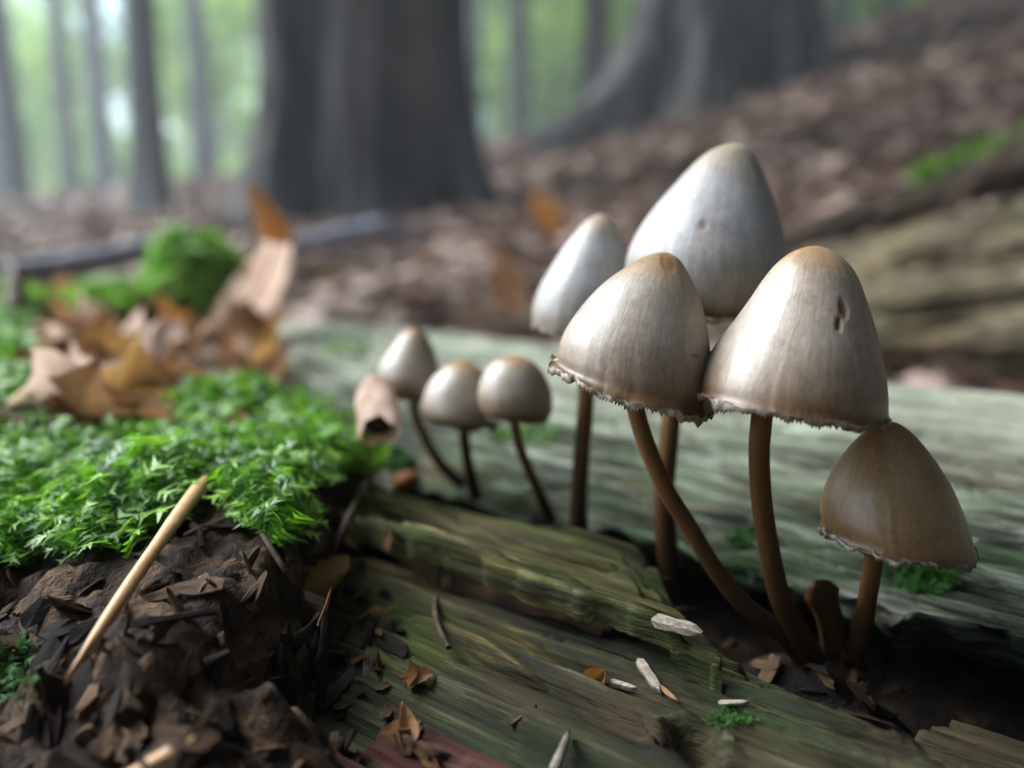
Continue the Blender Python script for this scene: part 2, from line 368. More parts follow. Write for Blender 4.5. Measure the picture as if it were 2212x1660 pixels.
# front slab (olive surface in front of the crack)
u = np.linspace(0, 1, 240); v = np.linspace(0, 1, 150); U_, V_ = np.meshgrid(u, v, indexing='ij')
ql = -.30; qr = np.interp(V_, [0,.25,.55,.75,1.], [-.046,-.044,-.052,-.056,-.066])+.006*fbm(V_*9, 1, 41)+.004*vn(V_*37, 4, 42)
q = ql+(qr-ql)*U_
t0 = .0935+.0012*fbm(q*45, 1, 43); t1 = .1215+.0018*fbm(q*55, 2, 44)-.008*sstep(q, -.072, -.052)
t = t0+(t1-t0)*V_
z = .1695+.0012*np.exp(-(V_/.12)**2)-.0032*V_**1.5-.002*sstep(q, -.09, -.05)*V_
z = z+grain(q, t, 50, 1.0)-.0035*sstep(vn(q*18, t*260, 51), .3, .42)*sstep(V_, 0, .05)*.5
z = z-.012*sstep(-q, .125, .2)-.005*sstep(U_+.03*fbm(V_*9, 0, 46), .965, 1.)
log_part('wood_slab', q, t, z, M['front_wood'], .005)
# middle layer below the ledge
ql = -.28; qr = np.interp(V_, [0,.3,.7,1.], [-.052,-.05,-.048,-.047])+.006*fbm(V_*7, 1, 61)+.004*vn(V_*31, 4, 62)
q = ql+(qr-ql)*U_
t0 = .0735+.0015*fbm(q*45, 1, 63); t1 = .0955+.0*q
t = t0+(t1-t0)*V_
z = .1632-.0022*(1-V_)+grain(q, t, 70, 1.)-.012*sstep(-q, .10, .17)-.006*sstep(U_+.06*fbm(V_*8, 0, 66), .88, 1.)
log_part('wood_slab', q, t, z, M['front_wood'], .005)
# lower long slab reaching to the right
u = np.linspace(0, 1, 300); U_, V_ = np.meshgrid(u, v, indexing='ij')
ql = -.20; qr = np.interp(V_, [0,.5,.85,1.], [.06,.03,-.012,-.017])+.005*fbm(V_*13, 1, 81)+.003*vn(V_*41, 4, 82)
q = ql+(qr-ql)*U_
t0 = .034+.002*fbm(q*45, 1, 83); t1 = .0975+.0016*fbm(q*50, 2, 84)-.003*sstep(q, -.03, -.015)
t = t0+(t1-t0)*V_
z = np.interp(t, [.03,.045,.06,.08,.098], [.146,.154,.1588,.1608,.1632])+grain(q, t, 90, 1.1)-.012*sstep(-q, .08, .13)
# knot hole
kd = np.hypot((q+.0405)/.0028, (t-.0825)/.0030); z = z-.007*sstep(1.3-kd, 0, .9)+.0010*np.exp(-((kd-1.6)/.3)**2)
log_part('wood_slab', q, t, z, M['low_wood'], .010)
# reddish slab at the very front
u = np.linspace(0, 1, 120); v2 = np.linspace(0, 1, 60); U_, V2 = np.meshgrid(u, v2, indexing='ij')
q = -.072+(.030+.004*fbm(V2*8, 0, 101))*U_+.003*fbm(V2*9, 4, 105); t = .053+.0135*V2+.001*fbm(q*60, 0, 102)
z = .1592+.0026*V2+grain(q, t, 110, .6)
log_part('wood_slab', q, t, z, M['red_wood'], .008)
# broken chunk in the dark hollow
q = -.020+(.075)*U_+.004*fbm(V2*9, 0, 121); t = .1015+.0125*V2+.001*fbm(q*60, 0, 122)
z = .1540+.004*V2-.03*np.clip(q, 0, 1)+grain(q, t, 130, .9)
log_part('wood_slab', q, t, z, M['low_wood'], .012)
# small splinter wedges in the hollow
for k, (qa, ta, lq, lt, za) in enumerate([(-.062,.101,.030,.0045,.1605), (-.050,.1085,.022,.004,.1560), (-.040,.1005,.028,.0035,.1575), (-.028,.112,.03,.005,.1535)]):
    q = qa+lq*U_+.003*fbm(V2*7, k, 140); t = ta+lt*(V2-.5)*(1-.6*U_)+.001*fbm(q*90, k, 141)
    log_part('splinter', q, t, za+.0015*np.sin(V2*PI)+grain(q, t, 150+k, .5), M['core' if k % 2 else 'low_wood'], .008)
# crumbling mound on the left end
def qb(t): return np.interp(t, [.01,.03,.05,.06,.08,.108,.122,.13,.24], [-.052,-.058,-.064,-.074,-.094,-.121,-.132,-.275,-.315])
def mound(q, t):
    P = np.interp(t, [-.045,-.014,.003,.016,.029,.042,.072,.12,.2,.245,.262,.28], [.03,.098,.135,.152,.165,.174,.179,.180,.180,.174,.12,.04])
    lump = .0045*fbm(q*70, t*90, 161, 3)+.0045*fbm(q*150, t*190, 162, 3)+.0022*fbm(q*420, t*520, 163, 2)
    P = P+lump*(.6+.8*sstep(.05-t, 0, .03))+.008*fbm(q*14, t*14, 165, 2)*sstep(t, .1, .16)
    wv = sstep(qb(t)+.006+.012*fbm(t*110, q*60, 164, 3)-q, 0, .024)
    return .146*(1-wv)+P*wv
q, t = np.meshgrid(np.concatenate([np.linspace(-.85, -.32, 160), np.linspace(-.318, -.04, 320)]), np.linspace(-.045, .28, 290), indexing='ij')
log_part('crumbled_wood', q, t, mound(q, t), M['rot'], .06)

def hit(px, py, surf='log'):
    d = Vector(ray(px, py)).normalized(); best = None
    for bv in (bvhs if surf == 'log' else [ground_bvh] if surf == 'ground' else bvhs+[ground_bvh]):
        h = bv.ray_cast(Vector(CAM), d)
        if h[0] is not None and (best is None or h[3] < best[2]):
            n = h[1] if h[1].dot(d) < 0 else -h[1]
            best = (np.array(h[0]), np.array(n), h[3])
    return best
def down(x, y):
    best = None
    for bv in bvhs:
        h = bv.ray_cast(Vector((x, y, 1)), Vector((0, 0, -1)))
        if h[0] is not None and (best is None or h[0].z > best[0][2]): best = (np.array(h[0]), np.array(h[1]))
    return best

# ------------------------------------------------------------------ mushrooms
def cap_parts(root, loc, rows, depth, tau, mat, ragged=.0006, flare=.0006, spots=(), specks=(), seed=0, ngill=90, back=1.0):
    rows = np.array(rows, float)                       # (k, 2, 2): left and right outline points, apex first
    k = len(rows); NR, NT = 70, 180
    R = spline(rows.reshape(k, 4), NR).reshape(NR, 2, 2)
    Lp = np.stack([at(*p, depth) for p in R[:, 0]]); Rp = np.stack([at(*p, depth) for p in R[:, 1]])
    Cn = (Lp+Rp)/2; X = (Rp-Lp)/2; rad = np.linalg.norm(X, axis=1)
    lev = np.linspace(0, 1, NR)
    tt = tau*sstep(lev, .1, 1)
    D = -(FW[None]*np.cos(tt)[:, None]+UP[None]*np.sin(tt)[:, None])     # towards the camera and down
    th = np.linspace(0, 2*PI, NT, endpoint=False)
    wob = 1+.018*fbm(np.cos(th)*1.2+seed*3.1, np.sin(th)*1.2+seed, seed+5, 2)[None]*sstep(lev, .1, .6)[:, None]
    strea = 1+.006*vn(th*14+seed, lev[:, None]*2, seed+6)*sstep(lev, .25, 1)[:, None]
    V = Cn[:, None]+(np.cos(th)[None, :, None]*X[:, None]+np.sin(th)[None, :, None]*D[:, None]*rad[:, None, None])*(wob*strea)[..., None]
    dn = -(UP)
    edge = sstep(lev, .955, 1.)[:, None]
    rag = ragged*(fbm(th*5+seed, 0*th, seed+7, 3)*1.2+.35*vn(th*23, 0*th, seed+8))
    flr = (.5+.8*fbm(th*5, 1+0*th, seed+9, 2))*(.55-.45*np.cos(th))
    out = V-Cn[:, None]; out /= np.linalg.norm(out, axis=2)[..., None]+1e-9
    V = V+dn*(edge*rag[None])[..., None]+out*(edge*flare*flr[None])[..., None]
    h = np.repeat(1-lev[:, None], NT, 1)
    px, py, dd = project(V.reshape(-1, 3)); px = px.reshape(NR, NT); py = py.reshape(NR, NT); front = (np.sin(th) > -.1)[None]
    def blob(lst):
        a = np.zeros((NR, NT))
        for (sx, sy, rx, ry, ang, st) in lst:
            ca, sa = math.cos(ang), math.sin(ang); dx = px-sx; dy = py-sy
            a = np.maximum(a, st*sstep(1.25-np.hypot((dx*ca+dy*sa)/rx, (-dx*sa+dy*ca)/ry), 0, .6)*front)
        return a
    sp = blob(spots); sk = blob(specks)
    V = V-out*(sp**2*.0006)[..., None]
    V[0] = V[0].mean(0)
    Vf = V.reshape(-1, 3)-loc
    F = gridfaces(NR, NT, True)
    me = fast_mesh('cap', Vf, F)
    me.flip_normals()
    for nm, arr in (('h', h), ('spot', sp), ('speck', sk)):
        at_ = me.attributes.new(nm, 'FLOAT', 'POINT'); at_.data.foreach_set('value', arr.astype(np.float32).ravel())
    uvl = me.uv_layers.new(name='UVMap')
    li = np.zeros(len(me.loops), np.int32); me.loops.foreach_get('vertex_index', li)
    uvv = np.stack([li % NT/NT, 1-(li//NT)/(NR-1)], -1).astype(np.float32)
    pol = uvv.reshape(-1, 4, 2); wr = (pol[:, :, 0].max(1)-pol[:, :, 0].min(1)) > .5
    pol[wr, :, 0] = np.where(pol[wr, :, 0] < .5, pol[wr, :, 0]+1, pol[wr, :, 0])
    uvl.data.foreach_set('uv', pol.ravel())
    capo = link('cap', me, mat, root)
    # gills: folded under-surface ending in a fine toothed edge just below the cap margin
    NG = ngill*4; tg = np.linspace(0, 2*PI, NG, endpoint=False)
    f = np.array([1.006, .995, .94, .8, .55, .3, .16]); liftf = np.array([.0002, -.0006, -.0002, .0016, .0038, .0052, .006])
    fold = np.where(np.arange(NG) % 2 == 0, 1., -1.)
    Xr, Dr, Cr, rr = X[-1], D[-1], Cn[-1], rad[-1]
    ringwob = np.interp(tg, th, (wob*strea)[-1], period=2*PI); rg = np.interp(tg, th, rag, period=2*PI)
    fl = flare*np.interp(tg, th, flr, period=2*PI)/rr
    fr = rng.uniform(.0, 1.3, NG)*(.6+.7*np.clip(fbm(tg*6, 0*tg, seed+11, 3)+.5, 0, 1.5)); hang = 1+1.1*fbm(tg*4, 0*tg+2, seed+12, 3)
    sc_ = rr/.0125
    GVv = []
    for a_, (ff, lf) in enumerate(zip(f, liftf)):
        amp = (.0003 if 0 < a_ < 5 else .0001)*sc_
        rr_ = ff*(ringwob+fl*sstep(ff, .8, 1.))
        P = Cr+(np.cos(tg)[:, None]*Xr+np.sin(tg)[:, None]*Dr*rr)*rr_[:, None]
        nrm = np.cross(Xr/np.linalg.norm(Xr), -Dr); nrm = nrm/np.linalg.norm(nrm); nrm = nrm if nrm@UP > 0 else -nrm
        P = P+nrm*((lf*sc_*(hang if lf < 0 else 1.)) + amp*fold*fr)[:, None] - UP*(rg*sstep(ff, .9, 1.))[:, None]
        GVv.append(P)
    gm = fast_mesh('gills', np.concatenate(GVv)-loc, gridfaces(len(f), NG, True))
    link('gills', gm, M['gill'], capo)
    return Cn[-1]
def stem_part(root, loc, pts, d0, d1, r, seed=0):
    pts = np.array(pts, float); n = len(pts)
    s = np.linspace(0, 1, n)
    P = np.stack([at(p[0], p[1], d0+(d1-d0)*ss**1.3) for p, ss in zip(pts, s)])
    P = spline(P, 60)
    rad = np.interp(np.linspace(0, 1, 60), [0, .1, .6, 1], [r*1.05, r, r*1.02, r*1.25])*(1+.03*fbm(np.linspace(0, 6, 60), 0*np.arange(60)+seed, seed))
    me = tube_mesh('stem', P, rad, 28, .03, seed, 1., loc)
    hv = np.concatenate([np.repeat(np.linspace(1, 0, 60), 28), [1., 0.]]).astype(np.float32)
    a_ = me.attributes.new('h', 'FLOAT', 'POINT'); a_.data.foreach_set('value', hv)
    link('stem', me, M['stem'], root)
def mushroom(label, rows, stem, depth, dbase, rpx, tau, mat, **kw):
    base = at(*stem[-1], dbase); loc = np.array(base)
    root = thing('mushroom', label, 'mushroom', tuple(loc), 'mushrooms on the rotting log')
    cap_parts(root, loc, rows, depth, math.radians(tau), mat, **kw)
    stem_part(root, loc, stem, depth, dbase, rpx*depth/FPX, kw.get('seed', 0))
    return root
mushroom('tan mushroom with two brown pits in its cap, touching the small brown mushroom',
  [((1744,533),(1770,533)),((1712,544),(1800,547)),((1680,568),(1828,574)),((1652,602),(1847,606)),((1624,645),(1862,650)),((1592,690),(1877,702)),((1558,735),(1889,757)),((1530,780),(1897,806)),((1512,815),(1901,850)),((1505,836),(1901,884)),((1497,846),(1906,902))],
  [(1655,850),(1646,900),(1640,980),(1645,1080),(1660,1180),(1685,1290),(1725,1370),(1755,1430)], .113, .124, 23, 8, M['cap_tan'], seed=1, ragged=.0006, flare=.0003,
  spots=[(1822,668,8,20,-.3,1.),(1812,700,6,15,.1,.9),(1755,560,40,22,0,.25)], specks=[(1503,836,6,3,0,.8)])
mushroom('bell-shaped tan mushroom with torn upturned left rim and curved leaning stem',
  [((1416,547),(1446,547)),((1385,558),(1470,566)),((1345,582),(1490,602)),((1300,615),(1507,642)),((1262,655),(1519,687)),((1232,695),(1527,732)),((1213,730),(1531,775)),((1205,760),(1533,820)),((1203,780),(1533,852)),((1190,785),(1536,882))],
  [(1362,820),(1376,895),(1400,970),(1440,1060),(1490,1140),(1545,1230),(1610,1310),(1680,1365),(1740,1425)], .119, .124, 19, 12, M['cap_tan'], seed=2, ragged=.0007, flare=.0011,
  spots=[(1443,568,16,26,-.4,.5),(1380,860,40,16,.2,.3)], specks=[(1502,768,9,4,0,1.),(1251,715,4,5,0,.7),(1310,795,4,4,0,.6),(1330,640,4,3,0,.4)])
mushroom('tallest pale mushroom with smooth cap behind the two tan mushrooms',
  [((1570,313),(1602,313)),((1536,325),(1626,336)),((1500,352),(1642,370)),((1460,395),(1660,420)),((1420,440),(1675,470)),((1387,485),(1687,515)),((1364,530),(1694,560)),((1354,570),(1697,600)),((1354,620),(1693,640)),((1364,660),(1680,672)),((1378,678),(1662,690))],
  [(1462,670),(1460,800),(1450,900),(1440,1000),(1435,1080),(1440,1170),(1452,1240)], .142, .147, 21, 6, M['cap_pale'], seed=3, ragged=.0003, flare=.0,
  spots=[(1520,487,9,11,0,.6),(1384,518,7,8,0,.5),(1500,370,22,12,.5,.2)])
mushroom('small pale pointed mushroom with straight dark stem, left of the tallest one',
  [((1289,464),(1312,464)),((1265,478),(1330,486)),((1240,505),(1342,516)),((1214,540),(1352,552)),((1185,585),(1360,600)),((1163,625),(1362,645)),((1151,665),(1358,690)),((1150,692),(1351,718)),((1150,705),(1346,733))],
  [(1262,690),(1266,850),(1258,960),(1250,1090),(1252,1160)], .157, .163, 18, 9, M['cap_pale'], seed=4, ragged=.0004, flare=.0002, spots=[(1305,500,10,12,0,.3)])
mushroom('small brown conical mushroom with fringed rim beside the pitted mushroom',
  [((1902,911),(1932,911)),((1880,925),(1960,929)),((1850,955),(1990,963)),((1820,995),(2020,1006)),((1798,1035),(2045,1050)),((1785,1075),(2064,1095)),((1780,1110),(2078,1135)),((1783,1138),(2085,1163)),((1780,1149),(2091,1178))],
  [(1895,1150),(1886,1220),(1876,1280),(1866,1340),(1845,1420)], .116, .124, 20, 9, M['cap_brown'], seed=5, ragged=.0006, flare=.0004, spots=[(1865,1085,14,14,0,.3)])
mushroom('tiny peaked mushroom with grey-brown cap beside the curled husk',
  [((886,709),(905,709)),((868,722),(925,730)),((845,750),(940,765)),((825,780),(952,800)),((817,805),(960,830)),((819,830),(960,850)),((824,845),(957,862))],
  [(893,840),(898,900),(920,950),(950,1000),(1000,1050)], .188, .186, 11, 8, M['cap_tan'], seed=6, ragged=.0003, flare=.0)
mushroom('tiny knobbed mushroom with torn rim, middle one of the three small ones',
  [((990,780),(1012,780)),((965,790),(1040,800)),((940,810),(1058,825)),((922,835),(1070,855)),((912,865),(1078,890)),((911,885),(1082,905)),((915,893),(1078,916))],
  [(1005,890),(1004,950),(1013,1010),(1028,1075)], .173, .180, 12, 12, M['cap_tan'], seed=7, ragged=.0010, flare=.0)
mushroom('tiny rounded mushroom beside the knobbed one, closest to the straight dark stem',
  [((1097,770),(1126,770)),((1070,778),(1155,785)),((1050,798),(1175,808)),((1038,825),(1188,835)),((1034,855),(1194,865)),((1040,885),(1192,892)),((1050,898),(1184,905))],
  [(1108,880),(1118,950),(1140,1010),(1165,1065),(1190,1125)], .160, .168, 11, 6, M['cap_tan'], seed=8, ragged=.0003, flare=.0)
# broken dead stub between the stems
P = spline([at(1765,1255,.121), at(1775,1290,.122), at(1790,1340,.123), at(1800,1400,.124)], 24)
me = tube_mesh('mushroom_stub', P, np.interp(np.linspace(0,1,24),[0,.06,.14,.3,.5,1],[.0003,.0012,.0017,.0025,.0019,.0017]), 16, .35, 3, .5, P[-1], 5.)
a_ = me.attributes.new('h', 'FLOAT', 'POINT'); a_.data.foreach_set('value', np.full(len(me.vertices), .25, np.float32))
tag(link('mushroom_stub', me, M['stem'], None, tuple(P[-1])), 'shrivelled dark brown mushroom stub between the stems at the crack', 'mushroom')

# ------------------------------------------------------------------ moss
def basis(n):
    n = n/np.linalg.norm(n, axis=-1, keepdims=True)
    r = np.where(np.abs(n[..., 2:3]) < .95, np.array([0, 0, 1.]), np.array([1., 0, 0]))
    a = np.cross(n, r); a /= np.linalg.norm(a, axis=-1, keepdims=True)
    return a, np.cross(n, a), n
def moss_mesh(P, N, L, seed, lean=.9, tone=0.):
    """feathery moss shoots at points P with normals N and lengths L"""
    r = np.random.default_rng(seed); n = len(P)
    a, b_, nn = basis(N); ang = r.uniform(0, 2*PI, n)
    side = a*np.cos(ang)[:, None]+b_*np.sin(ang)[:, None]
    ln = r.uniform(.4, 1.2, n)[:, None]*lean
    K = 5; Vs = []; Fs = []; rn = []
    d0 = nn+side*ln*.5; d0 /= np.linalg.norm(d0, axis=1)[:, None]
    d1 = nn*.35+side*ln+np.array([0, 0, -.35]); d1 /= np.linalg.norm(d1, axis=1)[:, None]
    pts = []
    p = P-nn*L[:, None]*.15
    for k in range(K+1):
        pts.append(p); s = k/K
        d = d0*(1-s)+d1*s; d /= np.linalg.norm(d, axis=1)[:, None]; p = p+d*(L/K)[:, None]
    wd = np.cross(d0, d1+1e-4); wd /= np.linalg.norm(wd, axis=1)[:, None]+1e-9
    base_r = np.clip(r.uniform(0, 1, n)+tone, 0, 1.3)
    tri = []
    for k in range(K):
        p0, p1 = pts[k], pts[k+1]; ax = p1-p0; nrm = np.cross(wd, ax); nrm /= np.linalg.norm(nrm, axis=1)[:, None]+1e-9
        lw = L*(.34*(1-.55*abs(k/K-.35)))
        for sg in (-1, 1):
            jit = r.uniform(.7, 1.3, n)
            tip = p0+ax*1.35+wd*(sg*lw*jit)[:, None]+nrm*(r.uniform(-.1, .35, n)*lw)[:, None]
            tri.append(np.stack([p0, p0+ax*.75, tip], 1)); rn.append(np.clip(base_r*.65+.25*k/K+r.uniform(-.12, .12, n), 0, 1))
    p0 = pts[-2]; tip = pts[-1]+(pts[-1]-pts[-2])*.3
    tri.append(np.stack([p0-wd*(L*.06)[:, None], p0+wd*(L*.06)[:, None], tip], 1)); rn.append(np.clip(base_r*.6+.35, 0, 1))
    T = np.concatenate(tri); rr = np.repeat(np.concatenate(rn), 3)
    me = fast_mesh('moss', T.reshape(-1, 3), np.arange(len(T)*3).reshape(-1, 3), False)
    at_ = me.attributes.new('rnd', 'FLOAT', 'POINT'); at_.data.foreach_set('value', rr.astype(np.float32))
    return me
def inpoly(x, y, poly):
    poly = np.asarray(poly, float); ins = np.zeros(x.shape, bool); j = len(poly)-1
    for i in range(len(poly)):
        xi, yi = poly[i]; xj, yj = poly[j]
        c = ((yi > y) != (yj > y)) & (x < (xj-xi)*(y-yi)/(yj-yi+1e-12)+xi); ins ^= c; j = i
    return ins
def mound_normals(q, t, e=.0015):
    dq = (mound(q+e, t)-mound(q-e, t))/(2*e); dt = (mound(q, t+e)-mound(q, t-e))/(2*e)
    n = E1[None]*(-dq)[:, None]+N1[None]*(-dt)[:, None]+np.array([0, 0, 1.]); return n/np.linalg.norm(n, axis=1)[:, None]
MOSSPOLY = [(-900,1300),(0,1225),(60,1210),(140,1175),(220,1195),(300,1200),(360,1130),(400,1075),(470,1070),(520,1100),(585,1165),(635,1150),(655,1040),(700,985),(750,1040),(795,1010),(812,975),(770,905),(735,860),(640,835),(560,835),(440,845),(400,885),(300,905),(240,955),(130,965),(100,905),(150,870),(70,830),(55,720),(75,670),(0,655),(-900,700)]
q = rng.uniform(-.62, -.08, 95000); t = rng.uniform(.003, .26, 95000)
P = L2W(q, t, mound(q, t)); px, py, dd = project(P)
keep = inpoly(px, py, MOSSPOLY) & (dd > .03)
# clumpy density, finer near the camera
keep &= rng.uniform(0, 1, len(q)) < np.clip(.5+1.2*fbm(q*60, t*60, 201, 2), .12, 1)
P, q, t = P[keep], q[keep], t[keep]
sel = rng.permutation(len(P))[:14000]; P, q, t = P[sel], q[sel], t[sel]
clump = .004*(fbm(q*45, t*45, 203, 2)+.6)
N = mound_normals(q, t, .004); P = P+N*np.clip(clump, 0, .006)[:, None]
Lm = rng.uniform(.0045, .0085, len(P))
# shoots on the steep front edge, found by looking at it
fp, fn = [], []
for _ in range(9000):
    x_, y_ = random.uniform(-60, 850), random.uniform(940, 1260)
    if not inpoly(np.array([x_]), np.array([y_+18*math.sin(x_*.06)]), MOSSPOLY)[0]: continue
    h = hit(x_, y_)
    if h is None or h[2] > .3 or fbm(x_*.02, y_*.02, 207, 2) < -.35: continue
    fp.append(h[0]+h[1]*random.uniform(0, .003)); fn.append(h[1]+np.array([0, 0, .3]))
    if len(fp) > 2600: break
P = np.concatenate([P, fp]); N = np.concatenate([N, fn]); Lm = np.concatenate([Lm, rng.uniform(.0035, .0065, len(fp))])
mo = link('moss_mat', moss_mesh(P, N, Lm, 301), M['moss']); tag(mo, 'bright green feathery moss carpet over the crumbling log end', 'moss', None, 'stuff')
# moss cushion body under the shoots so that no bare wood shows between them
def moss_patch(cx, cy, rx, ry, n, L, label, hgt=0., surf='log', mat='moss_dark'):
    pts, nr = [], []
    for _ in range(n*3):
        a_ = random.uniform(0, 2*PI); r_ = math.sqrt(random.random())
        x = cx+rx*r_*math.cos(a_); y = cy+ry*r_*math.sin(a_)
        h = hit(x, y, surf)
        if h is None: continue
        pts.append(h[0]+np.array([0, 0, hgt*max(0, 1-r_*r_)*random.uniform(.3, 1)])); nr.append(h[1]*.6+np.array([0, 0, .4]))
        if len(pts) >= n: break
    pts = np.array(pts); nr = np.array(nr); loc = pts.mean(0)
    me = moss_mesh(pts-loc, nr, np.random.default_rng(n).uniform(.7, 1.2, len(pts))*L, n)
    o = link('moss_tuft', me, M[mat], None, tuple(loc))
    return tag(o, label, 'moss', None, 'stuff')
moss_patch(1995, 1250, 80, 40, 170, .0021, 'small green moss tuft on the grey slab under the brown mushroom')
moss_patch(1605, 1160, 34, 26, 60, .002, 'tiny green moss sprig in the crack beside the leaning stem')
moss_patch(1580, 1555, 48, 16, 60, .0014, 'thin moss film on the dark lower slab')
moss_patch(1140, 940, 80, 25, 110, .0022, 'green moss film on the grey slab behind the tiny mushrooms', mat='moss')
moss_patch(745, 752, 60, 18, 90, .003, 'faint moss film on the far end of the grey slab', mat='moss')
moss_patch(865, 1000, 14, 16, 90, .004, 'little moss tip at the edge of the green carpet')
moss_patch(40, 1460, 45, 40, 40, .004, 'thin moss wisp low on the crumbling log face')

def moss_cushion(cx, cy, d, rx, ry, rz, n, L, label):
    c = at(cx, cy, d); r = np.random.default_rng(n)
    dirs = r.normal(size=(n, 3)); dirs[:, 2] = np.abs(dirs[:, 2]); dirs /= np.linalg.norm(dirs, axis=1)[:, None]
    bump = 1+.45*fbm(dirs[:, 0]*3.5, dirs[:, 1]*3.5+dirs[:, 2], n, 2)
    P = dirs*np.array([rx, ry, rz])*bump[:, None]
    root = thing('moss_cushion', label, 'moss', tuple(c))
    U_, V_ = np.meshgrid(np.linspace(.02, .5*PI, 10), np.linspace(0, 2*PI, 20, endpoint=False), indexing='ij')
    S = np.stack([np.sin(U_)*np.cos(V_)*rx, np.sin(U_)*np.sin(V_)*ry, np.cos(U_)*rz], -1)*.78
    S[-1, :, 2] -= .02
    bm_ = fast_mesh('cushion', S.reshape(-1, 3), gridfaces(10, 20, True)); at_ = bm_.attributes.new('rnd', 'FLOAT', 'POINT'); at_.data.foreach_set('value', np.full(200, .4, np.float32))
    link('cushion', bm_, M['moss'], root)
    tag(link('shoots', moss_mesh(P*.9, dirs, r.uniform(.7, 1.4, n)*L, n, tone=.35), M['moss'], root), kind='stuff')
    return root
moss_cushion(425, 650, .44, .022, .02, .032, 1500, .009, 'rounded green moss cushion behind the upright dead leaf')
moss_cushion(250, 668, .42, .024, .015, .010, 700, .008, 'low green moss cushion beside the dark branch')
moss_cushion(20, 690, .38, .020, .02, .012, 700, .008, 'mossy hump under the pale stick')

# ------------------------------------------------------------------ leaves
def leaf_mesh(name, length, width, curl=.3, twist=0., fold=.2, wave=.05, seed=0, nu=14, nv=8, torn=0.):
    u = np.linspace(0, 1, nu); v = np.linspace(-1, 1, nv+1); U_, V_ = np.meshgrid(u, v, indexing='ij')
    half = width/2*np.sin(PI*np.clip(U_, 0, 1)**.85)**.75*(1-.25*U_)
    half = np.maximum(half, width*.012)
    if torn: half = half*(1-torn*sstep(fbm(U_*5+seed, np.sign(V_), seed), .0, .4))
    x = V_*half; y = U_*length
    z = fold*np.abs(V_)*half+wave*width*np.sin(U_*26)*np.abs(V_)+.08*width*fbm(U_*3+seed, V_*1.5, seed+1, 2)
    a = twist*(U_-.5); x, z = x*np.cos(a)-z*np.sin(a), x*np.sin(a)+z*np.cos(a)
    if abs(curl) > 1e-3:
        R_ = length/curl; ph = y/R_; y, z = (R_-z)*np.sin(ph), R_-(R_-z)*np.cos(ph)
    V = np.stack([x, y-y.mean(), z-z.min()], -1).reshape(-1, 3)
    me = fast_mesh(name, V, gridfaces(nu, nv+1)); return me
def orient(o, normal, spin, tilt=0.):
    n = Vector(normal).normalized(); qn = n.to_track_quat('Z', 'Y')
    o.rotation_mode = 'QUATERNION'
    from mathutils import Quaternion
    o.rotation_quaternion = qn @ Quaternion((0,0,1), spin) @ Quaternion((1,0,0), tilt)

# upright dead leaf: twisted blade standing in the litter
def strip_leaf(name, left, right, dl, dr, loc, bulge=.004, n=36, m=12, seed=0, thick=.0):
    Lp = spline(left, n); Rp = spline(right, n); s = np.linspace(0, 1, n)
    A = np.stack([at(*p, np.interp(k, np.linspace(0, 1, len(dl)), dl)) for p, k in zip(Lp, s)])
    B = np.stack([at(*p, np.interp(k, np.linspace(0, 1, len(dr)), dr)) for p, k in zip(Rp, s)])
    v = np.linspace(0, 1, m); mid = -FW*bulge
    V = A[:, None]*(1-v)[None, :, None]+B[:, None]*v[None, :, None]+mid*(np.sin(v*PI)[None, :]*np.sin(s*PI)[:, None])[..., None]
    V = V+FW*(.0012*np.sin(s*42)[:, None]*np.abs(v-.5)[None]*2*bool(bulge))[..., None]
    V = V-loc
    nvert = n*m
    F = gridfaces(n, m)
    if thick:
        V2 = V+FW*thick; V = np.concatenate([V.reshape(-1, 3), V2.reshape(-1, 3)]); F = np.concatenate([F, F[:, ::-1]+nvert])
        ed = []
        for k in range(n-1):
            ed += [[k*m, k*m+nvert, (k+1)*m+nvert, (k+1)*m], [(k+1)*m+m-1, (k+1)*m+m-1+nvert, k*m+m-1+nvert, k*m+m-1]]
        for j in range(m-1):
            ed += [[j+1, j+1+nvert, j+nvert, j], [(n-1)*m+j, (n-1)*m+j+nvert, (n-1)*m+j+1+nvert, (n-1)*m+j+1]]
        F = np.concatenate([F, np.array(ed)])
    return fast_mesh(name, V.reshape(-1, 3), F)
hb = hit(470, 745); dl_ = hb[2]*float(Vector(ray(470,745)).normalized().dot(Vector(FW))) if hb else .3
dl_ = min(dl_, .34)
loc = at(470, 750, dl_)
root = thing('upright_dead_leaf', 'large twisted brown dead leaf standing upright in the litter', 'leaf', tuple(loc))
me = strip_leaf('blade', [(536,412),(552,470),(566,515),(540,560),(500,610),(468,660),(450,710),(438,752)], [(548,408),(600,455),(628,515),(622,580),(606,635),(580,680),(540,720),(478,760)],
   [dl_, dl_*.99, dl_*1.0, dl_*1.0], [dl_*1.02, dl_*1.05, dl_*1.04, dl_*1.0], loc, .006)
blo = link('blade', me, M['leaf_pale'], root)
me = strip_leaf('curled_tip', [(530,402),(540,440),(552,480),(562,520)], [(545,398),(585,440),(622,490),(632,530)], [dl_*.98]*2, [dl_*1.0]*2, loc, .003, 20, 8)
tag(link('curled_tip', me, M['leaf_orange'], root), 'orange curled tip of the dead leaf')
me = tube_mesh('midrib', spline([at(540,400,dl_*.985), at(596,500,dl_*.985), at(560,620,dl_*.985), at(462,752,dl_*.99)], 24), .0006, 8, 0, 0, 1, loc)
link('midrib', me, M['leaf_brown'], blo)

